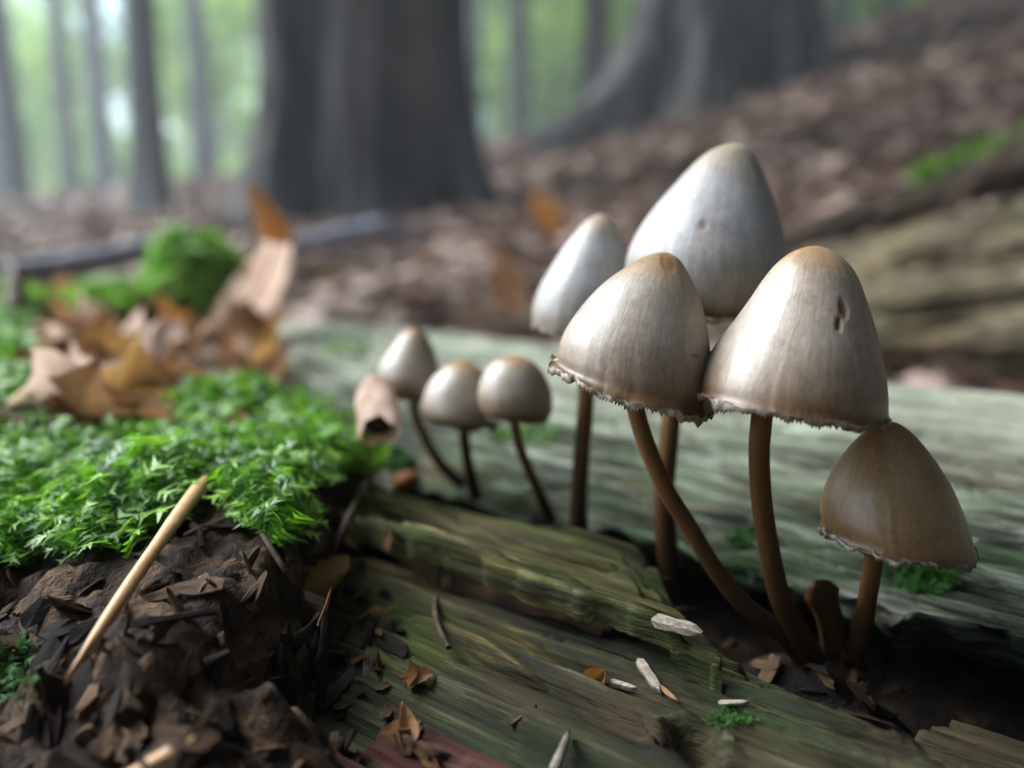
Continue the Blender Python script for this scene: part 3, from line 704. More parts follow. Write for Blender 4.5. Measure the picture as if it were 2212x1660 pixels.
lv = []   # shared leaf variants
for k in range(8):
    L_ = [.055,.06,.048,.052,.065,.05,.045,.058][k]
    lv.append(leaf_mesh('leaf', L_, L_*random.uniform(.5, .66), random.uniform(-.9, 1.4), random.uniform(-1.2, 1.2), random.uniform(.1, .6), .03, k, 12, 6))
sv = []   # small torn fragments
for k in range(6):
    L_ = random.uniform(.016, .028)
    sv.append(leaf_mesh('leaf_fragment', L_, L_*random.uniform(.45, .8), random.uniform(-1.5, 2.5), random.uniform(-1, 1), random.uniform(.2, .9), .03, k+20, 9, 5, .5))
def variants(base):
    out = []
    for mname, wgt in (('leaf_brown', 8), ('leaf_orange', 1), ('leaf_pale', 2), ('leaf_dull', 1)):
        ms = []
        for me in base:
            c_ = me.copy(); c_.materials.clear(); c_.materials.append(M[mname]); ms.append(c_)
        out += [ms]*wgt
    return out
HUE = {'brown_beech_leaf': 'brown', 'orange_beech_leaf': 'orange', 'pale_faded_leaf': 'pale faded', 'dull_ochre_leaf': 'dull ochre'}
LV, SV = variants(lv), variants(sv)
LV = LV+LV[8:9]*4+LV[9:10]*3+LV[11:12]*2
# litter on the left end of the log
cnt = 0
for _ in range(400):
    x = random.uniform(50, 620); y = random.uniform(610, 960)
    if inpoly(np.array([x]), np.array([y]), MOSSPOLY)[0] and random.random() < .93: continue
    h = hit(x, y)
    if h is None or h[2] > .6: continue
    ms = random.choice(SV); o = bpy.data.objects.new('leaf_fragment', random.choice(ms)); col.objects.link(o)
    o.location = h[0]+h[1]*.0005; n = h[1]*.5+np.array([random.uniform(-.6,.6), random.uniform(-.6,.6), .8]); orient(o, n, random.uniform(0, 2*PI))
    o.scale = (random.uniform(.55, 1.05),)*3
    tag(o, 'curled %s leaf scrap in the litter heap on the mossy log end' % HUE[o.data.materials[0].name], 'leaf', '%s leaf scraps on the mossy log end' % HUE[o.data.materials[0].name]); cnt += 1
    if cnt > 140: break
# leaves on the forest floor behind the log
cnt = 0
for _ in range(900):
    x = random.uniform(560, 1750); y = random.uniform(500, 730) if random.random() < .8 else random.uniform(380, 560)
    h = hit(x, y, 'all')
    if h is None or h[2] < .62 or h[2] > 3: continue
    ms = random.choice(LV); o = bpy.data.objects.new('fallen_leaf', random.choice(ms)); col.objects.link(o)
    o.location = h[0]+np.array([0, 0, .002]); n = h[1]+np.array([random.uniform(-.8,.8), random.uniform(-.8,.3), random.uniform(-.2,.4)]); orient(o, n, random.uniform(0, 2*PI))
    o.scale = (random.uniform(.8, 1.2),)*3
    tag(o, '%s beech leaf lying on the forest floor behind the log' % HUE[o.data.materials[0].name], 'leaf', '%s fallen leaves behind the log' % HUE[o.data.materials[0].name]); cnt += 1
    if cnt >= 230: break
# the rest of the litter: one carpet
n = 32000
rr = np.exp(rng.uniform(math.log(.33), math.log(14), n)); an = rng.uniform(-1.1, 1.2, n)
x = rr*np.sin(an); y = rr*np.cos(an); z = G(x, y)+rng.uniform(.0, .02, n)
yaw = rng.uniform(0, 2*PI, n); tl = rng.uniform(-.7, .7, n); L_ = rng.uniform(.03, .06, n)*np.clip(rr/4, 1, 2.0)
dx = np.stack([np.cos(yaw)*np.cos(tl), np.sin(yaw)*np.cos(tl), np.sin(tl)], -1); dy = np.stack([-np.sin(yaw), np.cos(yaw), rng.uniform(-.5, .5, n)], -1)
c_ = np.stack([x, y, z], -1)
Vq = np.stack([c_-dx*L_[:, None], c_+dy*(L_*.5)[:, None]+np.array([0,0,.008]), c_+dx*L_[:, None], c_-dy*(L_*.5)[:, None]+np.array([0,0,.008])], 1)
me = fast_mesh('leaf_litter', Vq.reshape(-1, 3), np.arange(n*4).reshape(-1, 4), False)
tag(link('leaf_litter', me, M['litter']), 'brown carpet of fallen leaves over the sloping forest floor', 'leaf litter', None, 'stuff')

# single leaves one can point at
def one_leaf(name, label, px, py, d, normal, spin, size, mat, curl=.5, twist=.6, seed=0, fold=.3):
    me = leaf_mesh(name, size, size*.55, curl, twist, fold, .03, seed, 16, 8)
    o = link(name, me, mat, None, tuple(at(px, py, d))); orient(o, normal, spin); return tag(o, label, 'leaf')
one_leaf('fallen_leaf', 'bright orange leaf standing on edge at the foot of the slope', 1185, 470, 1.05, (-.2,-.9,.35), .5, .07, M['leaf_orange'], .8, .8, 3)
one_leaf('fallen_leaf', 'tan curled leaf leaning beside the small pale mushroom', 1100, 620, .85, (-.3,-.9,.5), .3, .075, M['leaf_brown'], .8, .6, 4)

# curled husk and seed at the moss edge
loc = at(815, 985, .172)
root = thing('curled_husk', 'pale curled husk with a dark opening between moss and tiny mushrooms', 'husk', tuple(loc))
n, m = 24, 20
Pth = spline([at(800,815,.180), at(808,845,.175), at(814,885,.168), at(820,935,.160)], n)
rad = np.interp(np.linspace(0, 1, n), [0,.3,.6,.85,1], [.0006,.0030,.0042,.0044,.0038])
Pp, T_, A_, B_ = frame_from(Pth); th = np.linspace(0, 2*PI-.35, m)-PI/2-.6
hr = rad[:, None]*(1+.25*fbm(th[None]*1.3, np.linspace(0, 3, n)[:, None], 401, 2)); ext = T_[:, None]*(np.linspace(0, 1, n)[:, None]**3*.0035*fbm(th*1.6, 0*th, 402, 2)[None])[..., None]
V = Pp[:, None]+A_[:, None]*(np.cos(th)[None, :]*hr)[..., None]+B_[:, None]*(np.sin(th)[None, :]*hr*.8)[..., None]+ext
me = fast_mesh('shell', V.reshape(-1, 3)-loc, gridfaces(n, m)); link('shell', me, M['husk'], root)
inner = tube_mesh('mouth_shade', Pth[4:-4], rad[4:-4]*.66, 12, .1, 4, 1, loc); link('mouth_shade', inner, M['core'], root)  # dark plug inside the shell stands for the shade in its opening
h = hit(880, 1045)
def ellipsoid(name, px, py, rx, ry, rz, mat, rot=0., lift=.3, seed=0, label=None, cat=None, group=None, tiltn=True, rough=.12):
    h = hit(px, py); p = h[0]+h[1]*rz*lift
    U_, V_ = np.meshgrid(np.linspace(0, PI, 12), np.linspace(0, 2*PI, 18, endpoint=False), indexing='ij')
    D = np.stack([np.sin(U_)*np.cos(V_), np.sin(U_)*np.sin(V_), np.cos(U_)], -1)
    r = 1+rough*fbm(D[..., 0]*2+seed, D[..., 1]*2+D[..., 2], seed, 3); pinch = 1-.35*np.abs(D[..., 0])**3
    S = D*r[..., None]*np.array([rx, ry, rz])*np.stack([np.ones_like(pinch), pinch, pinch], -1)
    o = link(name, fast_mesh(name, S.reshape(-1, 3), gridfaces(12, 18, True)), mat, None, tuple(p)); orient(o, h[1], rot)
    return tag(o, label, cat, group)
ellipsoid('beech_nut', 880, 1040, .0035, .002, .0018, M['leaf_orange'], .6, .4, 3, 'orange-brown seed husk lying where the moss meets the slab', 'seed')

# ------------------------------------------------------------------ chips and splinters
def chip_mesh(name, l, wd, th, seed, n=9):
    r = np.random.default_rng(seed); a = np.linspace(0, 2*PI, n, endpoint=False)+r.uniform(-.2, .2, n)
    rad = r.uniform(.7, 1.15, n); x = np.cos(a)*l/2*rad; y = np.sin(a)*wd/2*rad
    x = np.sign(x)*np.abs(x)**.85*(l/2)**.15
    zt = th/2+r.uniform(-.3, .3, n)*th; zb = -th/2+r.uniform(-.3, .3, n)*th
    V = [*np.stack([x, y, zt], -1).tolist(), *np.stack([x*.92, y*.92, zb], -1).tolist(), [0, 0, th*.7], [0, 0, -th*.6]]
    F = []
    for k in range(n):
        j = (k+1) % n; F += [[k, j, 2*n], [j, k, k+n], [j, k+n, j+n], [j+n, k+n, 2*n+1]]
    me = bpy.data.meshes.new(name); me.from_pydata(V, [], F); me.update(); return me
cm = []
for k in range(10):
    me = chip_mesh('wood_chip', .0062*random.uniform(.5, 1.6), .0021*random.uniform(.5, 1.6), .0006*random.uniform(.6, 1.6), k, 11); cm.append(me)
cms = {}
for mn in ('chip', 'darkchip', 'palechip'):
    cms[mn] = []
    for me in cm:
        c_ = me.copy(); c_.materials.append(M[mn]); cms[mn].append(c_)
cnt = 0
for _ in range(900):
    x = random.uniform(-40, 960); y = random.uniform(1100, 1680)
    if x > 780+(y-1100)*.32: continue
    if inpoly(np.array([x]), np.array([y]), MOSSPOLY)[0]: continue
    h = hit(x, y)
    if h is None: continue
    kind = random.choices(['chip', 'darkchip', 'palechip'], [8, 6, .25])[0]
    o = bpy.data.objects.new('wood_chip', random.choice(cms[kind])); col.objects.link(o)
    o.location = h[0]+h[1]*.0004; orient(o, h[1]+rng.normal(0, .5, 3), random.uniform(0, 2*PI)); o.scale = (random.uniform(.4, 1.0),)*3
    lab = {'chip': 'brown rotten wood chip stuck to the crumbling log face', 'darkchip': 'dark wet wood chip stuck to the crumbling log face', 'palechip': 'pale wood chip stuck to the crumbling log face'}[kind]
    tag(o, lab, 'wood chip', lab.split(' stuck')[0]+'s on the log face'); cnt += 1
    if cnt >= 200: break
for k in range(46):
    x_, y_ = random.uniform(1560, 1960), random.uniform(1370, 1570); h = hit(x_, y_)
    if h is None or h[0][2] > .1605 or h[2] < .1: continue
    kind = random.choice(['chip', 'chip', 'darkchip']); o = bpy.data.objects.new('wood_crumb', random.choice(cms[kind])); col.objects.link(o)
    o.location = h[0]+h[1]*.0003; orient(o, h[1]+rng.normal(0, .5, 3), random.uniform(0, 6.28)); o.scale = (random.uniform(.3, .85),)*3
    lab = {'chip': 'brown wood crumb in the dark crack at the stem bases', 'darkchip': 'blackish wood crumb in the dark crack at the stem bases'}[kind]
    tag(o, lab, 'wood crumb', lab.split(' in ')[0]+'s in the crack')
def bar(name, p0, p1, w0, th, mat, label, cat='splinter', lift=.0006, taper=.55, seed=0, d=None):
    """a flat split piece lying between two image points on the surface"""
    if d is None:
        a = hit(*p0); b2 = hit(*p1); A = a[0]+a[1]*lift; B = b2[0]+b2[1]*lift; nr = a[1]+b2[1]
    else:
        A = at(*p0, d[0]); B = at(*p1, d[1]); nr = -FW
    L_ = np.linalg.norm(B-A); ax = (B-A)/L_; nr = nr/np.linalg.norm(nr); sd = np.cross(nr, ax); sd /= np.linalg.norm(sd); nr = np.cross(ax, sd)
    n = 14; s = np.linspace(0, 1, n); wv = w0/2*np.minimum(1, np.minimum(s*14+.35, (1-s)*5+.05))*(1-(1-taper)*s)*(1+.15*fbm(s*7, s*0+seed, seed))
    bow = .03*L_*np.sin(s*PI)
    rows = []
    for k in range(n):
        c = A+ax*L_*s[k]+nr*bow[k]*.5
        rows += [c-sd*wv[k]-nr*th/2, c-sd*wv[k]*.9+nr*th*.35, c+nr*th*.55, c+sd*wv[k]*.9+nr*th*.35, c+sd*wv[k]-nr*th/2]
    V = np.array(rows); loc = A
    F = gridfaces(n, 5, True).tolist()+[[0,1,2,3,4],[(n-1)*5+4-k for k in range(5)]]
    me = bpy.data.meshes.new(name); me.from_pydata((V-loc).tolist(), [], F); me.polygons.foreach_set('use_smooth', [name == 'dry_blade']*len(F)); me.update()
    return tag(link(name, me, mat, None, tuple(loc)), label, cat)
px2m = .115/FPX
bar('dry_blade', (412,1092), (222,1470), 36*px2m, .0008, M['blade'], 'long straw-coloured blade leaning from the moss edge to the dark wood', 'dry blade', .006, .5)
bar('dry_blade', (425,1600), (255,1700), 22*px2m, .0006, M['blade'], 'short straw-coloured blade at the bottom of the crumbling log face', 'dry blade', .0008, .8)
def along(px, py, half, ang=0.):
    c = hit(px, py)[0]; dv = E1*math.cos(ang)+N1*math.sin(ang); out = []
    for sg in (-1, 1):
        g = c+dv*half*sg; out.append(project(np.array([g[0], g[1], c[2]+.0006]))) 
    return out
(a1, b1, c1), (a2, b2, c2) = along(1462, 1362, .0034, .12)
bar('splinter', (a1, b1), (a2, b2), 30*px2m, .0009, M['palechip'], 'whitish wood splinter at the broken end of the upper slab', 'splinter', .0, .85, d=(c1-.0004, c2-.0004))
bar('splinter', (1378,1436), (1432,1496), 22*px2m, .0007, M['palechip'], 'thin whitish splinter beside the brown leaf bit', taper=.8)
bar('splinter', (1556,1518), (1618,1528), 12*px2m, .0005, M['palechip'], 'small white flake next to the thin moss film')
bar('splinter', (1446,1330), (1520,1322), 14*px2m, .0006, M['chip'], 'tan sliver lying above the whitish splinter')
bar('splinter', (1320,1480), (1375,1500), 18*px2m, .0007, M['palechip'], 'short pale chip below the brown leaf bit')
bar('splinter', (1705,1425), (1795,1398), 16*px2m, .0009, M['chip'], 'curved tan sliver at the foot of the mushroom stems', taper=.6)
h = hit(1312, 1462); me = leaf_mesh('leaf_bit', .0085, .0042, 1.2, .5, .9, .03, 44, 12, 6, .4)
o = link('leaf_bit', me, M['leaf_orange'], None, tuple(h[0]+h[1]*.0006)); orient(o, h[1]+np.array([-.3,-.4,.2]), -.75); tag(o, 'folded orange-brown leaf bit on the dark lower slab', 'leaf')
bar('leaf_bit', (1400,1470), (1470,1520), 14*px2m, .0006, M['leaf_brown'], 'narrow brown leaf bit between the pale splinters', 'leaf')
bar('leaf_bit', (1690,1395), (1560,1290), 10*px2m, .0006, M['chip'], 'thin bark strip beside the leaning stem', 'bark strip')
bar('twig', (1188,1690), (1240,1585), 15*px2m, .0009, M['palechip'], 'pale twig standing out at the bottom of the dark slab', 'twig', .001)
bar('twig', (1110,1570), (1165,1530), 9*px2m, .0006, M['chip'], 'fine tan twig on the dark slab near the reddish wood', 'twig')
bar('leaf_bit', (95,945), (285,845), 34*.14/FPX, .0012, M['leaf_orange'], 'long tan leaf sliver lying over the moss carpet', 'leaf', .004, .8)
# folded ochre leaf piece on the crumbling face
h = hit(690, 1260); dz = h[2]*float(Vector(ray(690,1260)).normalized().dot(Vector(FW)))-.010
loc = at(690, 1310, dz)
root = thing('folded_leaf_piece', 'folded ochre leaf piece with a pale bent edge on the dark wood', 'leaf', tuple(loc))
link('upper_fold', strip_leaf('upper_fold', [(650,1205),(632,1235),(612,1262)], [(752,1200),(750,1235),(700,1296)], [dz*1.11, dz*1.05, dz], [dz*1.12, dz*1.05, dz], loc, .0015, 14, 10, 0, .0004), M['leaf_ochre'], root)
tag(link('bent_edge', strip_leaf('bent_edge', [(612,1260),(608,1268),(614,1282)], [(702,1294),(698,1306),(690,1318)], [dz, dz*.99, dz], [dz, dz*.99, dz], loc, .0008, 10, 8, 0, .0003), M['leaf_pale'], root), 'pale bent edge of the ochre leaf')
link('lower_fold', strip_leaf('lower_fold', [(614,1280),(608,1320),(612,1365)], [(692,1316),(690,1345),(680,1350)], [dz, dz*1.02, dz*1.04], [dz, dz*1.02, dz*1.04], loc, .0008, 12, 8, 0, .0003), M['leaf_brown'], root)
# dark shrivelled leaf hanging below it
h = hit(660, 1450); dz = h[2]*float(Vector(ray(660,1450)).normalized().dot(Vector(FW)))-.003
loc = at(695, 1320, dz)
root = thing('shrivelled_leaf', 'dark shrivelled leaf hanging in strands below the ochre leaf piece', 'leaf', tuple(loc))
for k, pts in enumerate([[(705,1300),(690,1380),(660,1480),(630,1590)], [(702,1310),(660,1370),(600,1400),(540,1440)], [(704,1305),(700,1400),(690,1500),(668,1600)], [(700,1320),(640,1400),(585,1470),(555,1530)], [(702,1330),(670,1420),(610,1500),(590,1570)]]):
    Pp = spline([at(x_, y_, dz*(1+.01*math.sin(k*2+i))) for i, (x_, y_) in enumerate(pts)], 22)
    link('strand', tube_mesh('strand', Pp, np.interp(np.linspace(0,1,22), [0,.5,1], [.0003,.0008,.0003]), 8, .8, k, .4, loc), M['darkchip'], root)
link('stalk', tube_mesh('stalk', spline([at(716,1270,dz*.99), at(705,1310,dz*.99), at(690,1350,dz)], 10), np.linspace(.00012,.0004,10), 8, .3, 0, 1, loc), M['leaf_brown'], root)
for k, (pts, r_) in enumerate([([(790,1020),(770,1120),(735,1230),(705,1300)], .0004), ([(960,1230),(950,1330),(960,1430)], .0004), ([(575,1170),(585,1230),(610,1270)], .0004)]):
    Pp = []
    for p_ in pts:
        h = hit(*p_); Pp.append(h[0]+h[1]*.002)
    Pp = spline(Pp, 24)
    tag(link('rootlet', tube_mesh('rootlet', Pp, r_, 8, .1, k, 1, Pp[0]), M['twig'], None, tuple(Pp[0])), ['thin dark rootlet running from the moss to the ochre leaf', 'thin dark rootlet lying across the left end of the slab', 'thin dark rootlet under the hanging moss lobe'][k], 'rootlet')
for k in range(11):
    y_ = random.uniform(1150, 1650); x_ = 780+(y_-1100)*.25+random.uniform(-150, 60)
    h = hit(x_, y_)
    if h is None: continue
    me = random.choice(SV[0]); o = bpy.data.objects.new('leaf_scrap', me); col.objects.link(o); o.location = h[0]+h[1]*.0008
    orient(o, h[1]+rng.normal(0, .4, 3), random.uniform(0, 6.28)); o.scale = (random.uniform(.16, .34),)*3; hu = HUE[me.materials[0].name]
    tag(o, 'tiny %s leaf scrap where the crumbled wood meets the slab' % hu, 'leaf', 'tiny %s leaf scraps beside the slab' % hu)
# pale bits in the litter
ellipsoid('pale_pebble', 240, 690, .007, .006, .005, M['palechip'], .3, .6, 5, 'round whitish pebble in the litter on the mossy log end', 'pebble')
ellipsoid('pale_pebble', 110, 812, .006, .004, .003, M['palechip'], .3, .6, 6, 'flat whitish chip at the moss edge on the log end', 'pebble')

# ------------------------------------------------------------------ branches behind the log
def branch(name, pts, rads, mat, label, seed=0, cat='branch', rough=.15, nseg=16, n=40):
    P = spline([at(*p) for p in pts], n); loc = P[0]
    me = tube_mesh(name, P, np.interp(np.linspace(0, 1, n), np.linspace(0, 1, len(rads)), rads), nseg, rough, seed, 1, loc)
    return tag(link(name, me, mat, None, tuple(loc)), label, cat)
branch('dead_branch', [(-260,615,.46),(-60,602,.50),(120,585,.55),(250,558,.60),(360,532,.64),(430,535,.68)], [.0115,.0105,.0098,.009,.008,.006], M['branch'], 'smooth blue-grey dead branch lying across the mossy log end', 3)
branch('pale_stick', [(30,665,.36),(34,620,.365),(38,575,.37)], [.004,.0042,.003], M['palechip'], 'short pale stick standing upright beside the dead branch', 4, 'stick', .2, 12, 12)
branch('dead_branch', [(610,540,.95),(720,520,1.0),(830,505,1.05),(930,520,1.1)], [.008,.016,.018,.008], M['branch'], 'thick dark branch stub lying at the foot of the big tree', 5)
# second log on the slope behind
root = thing('weathered_log', 'weathered brown log with split grain lying on the slope behind', 'log', tuple(at(1500, 720, .78)))
loc = at(1500, 720, .78)
P = spline([at(880,735,1.02), at(1100,725,.95), at(1400,715,.84), at(1700,700,.72), at(2000,670,.62), at(2300,640,.55), at(2600,620,.5)], 220)
P, T_, A_, B_ = frame_from(P); th = np.linspace(0, 2*PI, 120, endpoint=False)
s = np.linspace(0, 1, 220)[:, None]; rad = np.interp(s, [0,.2,.5,.75,1], [.018,.028,.042,.058,.066])
g = grain(s*.45, th[None]*.03+.0*s, 170, 4.); g = g-.012*sstep(vn(s*4, th[None]*3.2, 171), .25, .32)+.006*sstep(vn(s*3, th[None]*4.1, 172), .1, .16)
r = rad+g
V = P[:, None]+A_[:, None]*(np.cos(th)[None, :, None]*r[..., None])+B_[:, None]*(np.sin(th)[None, :, None]*r[..., None]*.85)
# grain-aligned copy of the coordinates: build in a local frame along the log
axd = P[-1]-P[0]; axd /= np.linalg.norm(axd); sdv = np.cross([0,0,1.], axd); sdv /= np.linalg.norm(sdv); upv = np.cross(axd, sdv)
RM = np.stack([axd, sdv, upv])
Vl = (V.reshape(-1, 3)-loc)@RM.T
o = link('trunk_wood', fast_mesh('trunk_wood', Vl, gridfaces(220, 120, True)), M['old_wood'], root)
o.rotation_mode = 'QUATERNION'; o.rotation_quaternion = Matrix(RM.T.tolist()).to_quaternion()
for k, (p0, p1, dd, r_) in enumerate([((1560,600), (2260,520), (.735,.515), .009), ((1850,690), (2330,700), (.635,.495), .008), ((1780,560), (2330,455), (.70,.55), .011),
        ((1500,640), (2050,600), (.76,.575), .006), ((1900,620), (2400,590), (.61,.475), .007), ((1760,740), (2150,735), (.665,.545), .006), ((2020,560), (2420,500), (.60,.50), .007), ((1300,665), (1800,645), (.84,.65), .006), ((2000,760), (2400,770), (.60,.49), .008)]):
    Pp = spline([at(*p0, dd[0]), at((p0[0]+p1[0])/2, (p0[1]+p1[1])/2-6, sum(dd)/2), at(*p1, dd[1])], 40)
    me = tube_mesh('split_rib', ((Pp-loc)@RM.T), r_*np.interp(np.linspace(0,1,40), [0,.1,.9,1], [.2,1,1,.6]), 14, .7, 30+k, .55)
    o2 = link('split_rib', me, M['old_wood'], root); o2.rotation_mode = 'QUATERNION'; o2.rotation_quaternion = Matrix(RM.T.tolist()).to_quaternion()
branch('rotten_branch', [(1600,545,1.0),(1800,490,.92),(2000,425,.85),(2200,360,.78),(2420,300,.72)], [.010,.016,.018,.022,.024], M['rotbark'], 'dark rotten branch with a moss stripe behind the weathered log', 8, 'branch', .8, 32, 120)
def moss_line(pts, n, L, label, spread):
    P = spline([at(*p) for p in pts], n); r = np.random.default_rng(n); P = P+r.normal(0, spread, P.shape); loc = P.mean(0)
    tag(link('moss_tuft', moss_mesh(P-loc, r.normal(0, .3, P.shape)+np.array([0,0,1.]), r.uniform(.7,1.3,n)*L, n), M['moss'], None, tuple(loc)), label, 'moss', None, 'stuff')
moss_line([(1990,395,.845),(2100,352,.81),(2230,310,.77)], 700, .012, 'moss stripe on the dark rotten branch', .005)

# ------------------------------------------------------------------ trees
def leaf_cloud(C, rad, n, size, r):
    """leaf-sized quads spread through clumps"""
    k = max(6, n//90); cc = C+r.normal(0, .45, (k, 3))*rad
    idx = r.integers(0, k, n); P = cc[idx]+r.normal(0, .16, (n, 3))*rad
    d = r.normal(size=(n, 3)); d[:, 2] *= .5; d /= np.linalg.norm(d, axis=1)[:, None]
    e = np.cross(d, r.normal(size=(n, 3))); e /= np.linalg.norm(e, axis=1)[:, None]
    s = size*r.uniform(.6, 1.3, n)[:, None]
    V = np.stack([P-d*s, P+e*s*.55, P+d*s, P-e*s*.55], 1)
    tone = np.clip(r.uniform(0, 1, k)[idx]*.6+r.uniform(0, .4, n), 0, 1)
    return V.reshape(-1, 3), np.repeat(tone, 4)
def cloud_mesh(name, V, tone):
    me = fast_mesh(name, V, np.arange(len(V)).reshape(-1, 4), False)
    a_ = me.attributes.new('rnd', 'FLOAT', 'POINT'); a_.data.foreach_set('value', tone.astype(np.float32)); return me
def trunk_mesh(r0, H, seed, flare=.6, lobes=5, nz=70, nt=64, bark=.05, lean=(0,0), fh=.5, sink=.35, roots=()):
    z = np.concatenate([np.linspace(-sink, 1.6, nz), np.linspace(1.75, H, 26)]); th = np.linspace(0, 2*PI, nt, endpoint=False)
    zz = np.clip(z, 0, None)[:, None]; t_ = th[None]
    lob = .5+.5*np.cos(lobes*t_+1.3*seed+.6*np.sin(2*t_+seed))
    fl = flare*np.exp(-np.clip(z, -.2, None)[:, None]/fh)*(.35+.9*lob)
    for (ra, amt, wid, rh) in roots:
        da = (t_-ra+PI) % (2*PI)-PI; fl = fl+amt*np.exp(-(da/wid)**2)*np.exp(-np.clip(z, -.2, None)[:, None]/rh)
    rid = bark*(.9*fbm(t_*3.5+seed, z[:, None]*1.6, seed, 3)+1.1*np.abs(vn(np.cos(t_)*9+seed, np.sin(t_)*9+z[:, None]*.7, seed+2)))*np.ones_like(zz)
    flut = .10*np.cos(lobes*t_+1.3*seed+.6*np.sin(2*t_+seed))*np.exp(-zz/2.5)
    r = r0*(1-.55*zz/H)*(1+fl+rid+flut)
    x = r*np.cos(t_)+lean[0]*zz; y = r*np.sin(t_)+lean[1]*zz
    V = np.stack([x, y, z[:, None]*np.ones_like(x)], -1).reshape(-1, 3)
    return fast_mesh('trunk', V, gridfaces(len(z), nt, True))
def tree(px, d, wpx, label, seed, H=9., mat='bark2', flare=.5, lobes=5, crown=900, lean=(0,0), moss=False, hi=False, **kw):
    p = at(px, 830, 1)-CAM; x = p[0]/p[1]*d; y = d; loc = (x, y, float(G(x, y)))
    r0 = wpx/2*d/FPX; r = np.random.default_rng(seed)
    root = thing('tree', label, 'tree', loc, 'forest trees')
    tro = link('trunk', trunk_mesh(r0, H, seed, flare, lobes, lean=lean, nz=90 if hi else 40, nt=140 if hi else 40, bark=.22 if hi else .06, **kw), M[mat], root)
    cs = []
    for k in range(4):
        a = r.uniform(0, 2*PI); z0 = H*r.uniform(.55, .85); ln = r.uniform(1.2, 2.4)
        b0 = np.array([lean[0]*z0, lean[1]*z0, z0]); b1 = b0+np.array([math.cos(a)*ln, math.sin(a)*ln, ln*.7])
        link('limb', tube_mesh('limb', spline([b0, (b0+b1)/2+np.array([0,0,.15]), b1], 12), np.linspace(r0*.32, r0*.08, 12), 10, .1, k), M[mat], tro); cs.append(b1)
    cs.append(np.array([lean[0]*H, lean[1]*H, H]))
    V, T = zip(*[leaf_cloud(c, np.array([1.3, 1.3, .9]), crown//5, .13, r) for c in cs])
    link('crown', cloud_mesh('crown', np.concatenate(V), np.concatenate(T)), M['green'], root)
    return root
tree(790, 2.6, 345, 'massive dark tree with fluted trunk and spreading roots', 11, 11, 'bark', .16, 6, 1500, hi=True, fh=.25, roots=((PI*1.02,.55,.35,.22), (-.25,.5,.35,.25), (-.9,.3,.3,.2), (PI*1.3,.25,.3,.2)))
tree(1545, 4.6, 275, 'broad dark tree with a long left root on the upper slope', 12, 11, 'bark', .25, 5, 1500, hi=True, fh=.4, roots=((PI*1.08,.75,.3,.28), (-.5,.3,.3,.3)))
tree(358, 4.0, 62, 'slim blue-grey tree with mossy foot left of the massive tree', 13, 9, 'bark2', .35, 4, 700, fh=.3)
tree(70, 8.0, 56, 'straight grey tree on the level ground, slimmer pale one beside it', 14, 10, 'bark2', .5, 4, 900)
tree(190, 11, 36, 'slim pale grey tree in the hazy stand', 15, 11, 'bark2', .4, 4, 900)
tree(8, 9.0, 34, 'thin grey tree at the edge of the hazy stand', 16, 10, 'bark2', .4, 4, 900)
tree(1120, 9.0, 42, 'pale grey straight tree in the gap between the two big trees', 17, 10, 'bark2', .4, 4, 900)
tree(1275, 6.2, 52, 'slender tree just left of the broad tree root', 18, 10, 'bark', .5, 4, 900)
tree(262, 13, 44, 'far grey tree behind the slim blue-grey one', 19, 11, 'bark2', .4, 4, 900)
tree(468, 12, 46, 'far pale tree close to the left side of the massive tree', 20, 11, 'bark2', .4, 4, 900)
tree(1030, 8.0, 26, 'thin pale sapling at the right edge of the massive trunk', 21, 8, 'bark2', .3, 4, 700)
tree(1765, 10.5, 40, 'grey tree beyond the ridge right of the broad tree', 22, 10, 'bark2', .4, 4, 900)
tree(1870, 12, 34, 'thin grey tree beyond the ridge above the leaf slope', 23, 10, 'bark2', .4, 4, 900)
# leafy young trees in the middle distance
r = np.random.default_rng(77)
labs = ['leafy young tree left of the slim blue-grey tree', 'leafy sapling between slim tree and massive tree', 'leafy sapling behind the pale straight tree', 'low leafy bush at the far left of the stand', 'bright leafy sapling left of the broad tree', 'leafy sapling on the ridge right of the broad tree', 'leafy young tree high on the ridge', 'leafy bush behind the massive tree', 'leafy bush between the far grey trees']
for k, (px, d, sz, hgt) in enumerate([(230,15,1.5,2.6),(490,14,1.4,2.4),(1090,14,1.5,2.6),(20,16,1.8,2.5),(1340,12,1.2,2.6),(1800,13,1.3,3.0),(2010,15,1.6,3.6),(800,16,1.6,2.6),(120,18,1.8,2.2)]):
    p = at(px, 830, 1)-CAM; x = p[0]/p[1]*d; y = d; loc = (x, y, float(G(x, y)))
    root = thing('young_tree', labs[k], 'tree', loc, 'leafy young trees')
    link('trunk', tube_mesh('trunk', spline([np.array([0,0,-.2]), np.array([.1,0,hgt*.5]), np.array([0,.1,hgt+sz*.4])], 20), np.linspace(.05,.015,20), 10, .1, k), M['bark2'], root)
    V, T = leaf_cloud(np.array([0, 0, hgt]), np.array([sz, sz, sz*1.3]), 2600, .085, r)
    link('crown', cloud_mesh('crown', V, T), M['green'], root)
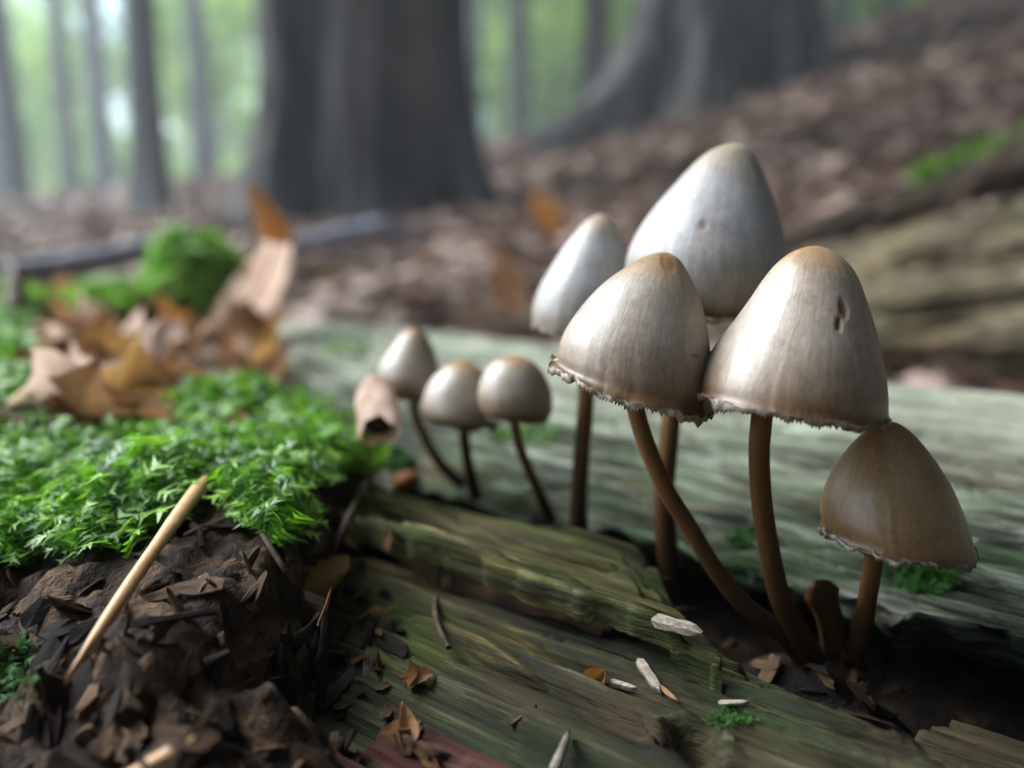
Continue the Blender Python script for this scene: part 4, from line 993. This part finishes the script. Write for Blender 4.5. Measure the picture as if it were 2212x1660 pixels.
# far wood as one mass
n = 60; Vs, Ts = [], []
for k in range(n):
    d = r.uniform(20, 42); an = r.uniform(-.85, .85); x = d*math.tan(an*.75); z0 = float(G(x, d))
    V, T = leaf_cloud(np.array([x, d, z0+r.uniform(.5, 10)]), np.array([3.2, 2.5, 2.6]), 900, .22, r); Vs.append(V); Ts.append(T)
tag(link('far_wood', cloud_mesh('far_wood', np.concatenate(Vs), np.concatenate(Ts)), M['green']), 'blurred green wall of far woodland foliage', 'woodland', None, 'stuff')

# ------------------------------------------------------------------ leaf canopy added out of view to cut sky light, open towards the sun
Vs, Ts = [], []
sa = math.atan2(SUN.x, SUN.y)
for k in range(330):
    a_ = r.uniform(-PI, PI); d = math.sqrt(r.uniform(.0, 1))*16; x = d*math.sin(a_); y = d*math.cos(a_)
    if abs((a_-sa+PI) % (2*PI)-PI) < .95 and d > 2.0: continue
    zc = r.uniform(5.5, 11)
    V, T = leaf_cloud(np.array([x, y, zc]), np.array([2.0, 2.0, 1.0]), 260, .24, r); Vs.append(V); Ts.append(T)
for k in range(200):  # leaf wall behind and right of the camera, added to darken facing sides
    a_ = r.uniform(.75, 2*PI-2.3); d = r.uniform(5, 16)
    x = d*math.sin(a_); y = d*math.cos(a_); V, T = leaf_cloud(np.array([x, y, float(G(x, y))+r.uniform(.5, 6)]), np.array([2.2, 2.2, 1.8]), 300, .2, r); Vs.append(V); Ts.append(T)
tag(link('shade_canopy', cloud_mesh('shade_canopy', np.concatenate(Vs), np.concatenate(Ts)), M['canopy']), 'green leaf canopy added out of view to shade the log', 'woodland', None, 'stuff')

# ------------------------------------------------------------------ damp forest air
hz = bpy.data.meshes.new('haze'); x0, x1, y0, y1, z0, z1 = -60, 60, -6, 60, -3.5, 17
hz.from_pydata([(x, y, z) for x in (x0, x1) for y in (y0, y1) for z in (z0, z1)], [], [(0,1,3,2),(4,6,7,5),(0,4,5,1),(2,3,7,6),(0,2,6,4),(1,5,7,3)])
hm = bpy.data.materials.new('damp_air'); hm.use_nodes = True; t_ = hm.node_tree; t_.nodes.clear()
pv = t_.nodes.new('ShaderNodeVolumePrincipled'); pv.inputs['Density'].default_value = .016; pv.inputs['Color'].default_value = (.86,.92,.95,1); pv.inputs['Anisotropy'].default_value = .2
ou = t_.nodes.new('ShaderNodeOutputMaterial'); t_.links.new(pv.outputs[0], ou.inputs['Volume'])
tag(link('haze', hz, hm), 'thin pale haze between the forest trees', 'haze', None, 'stuff')
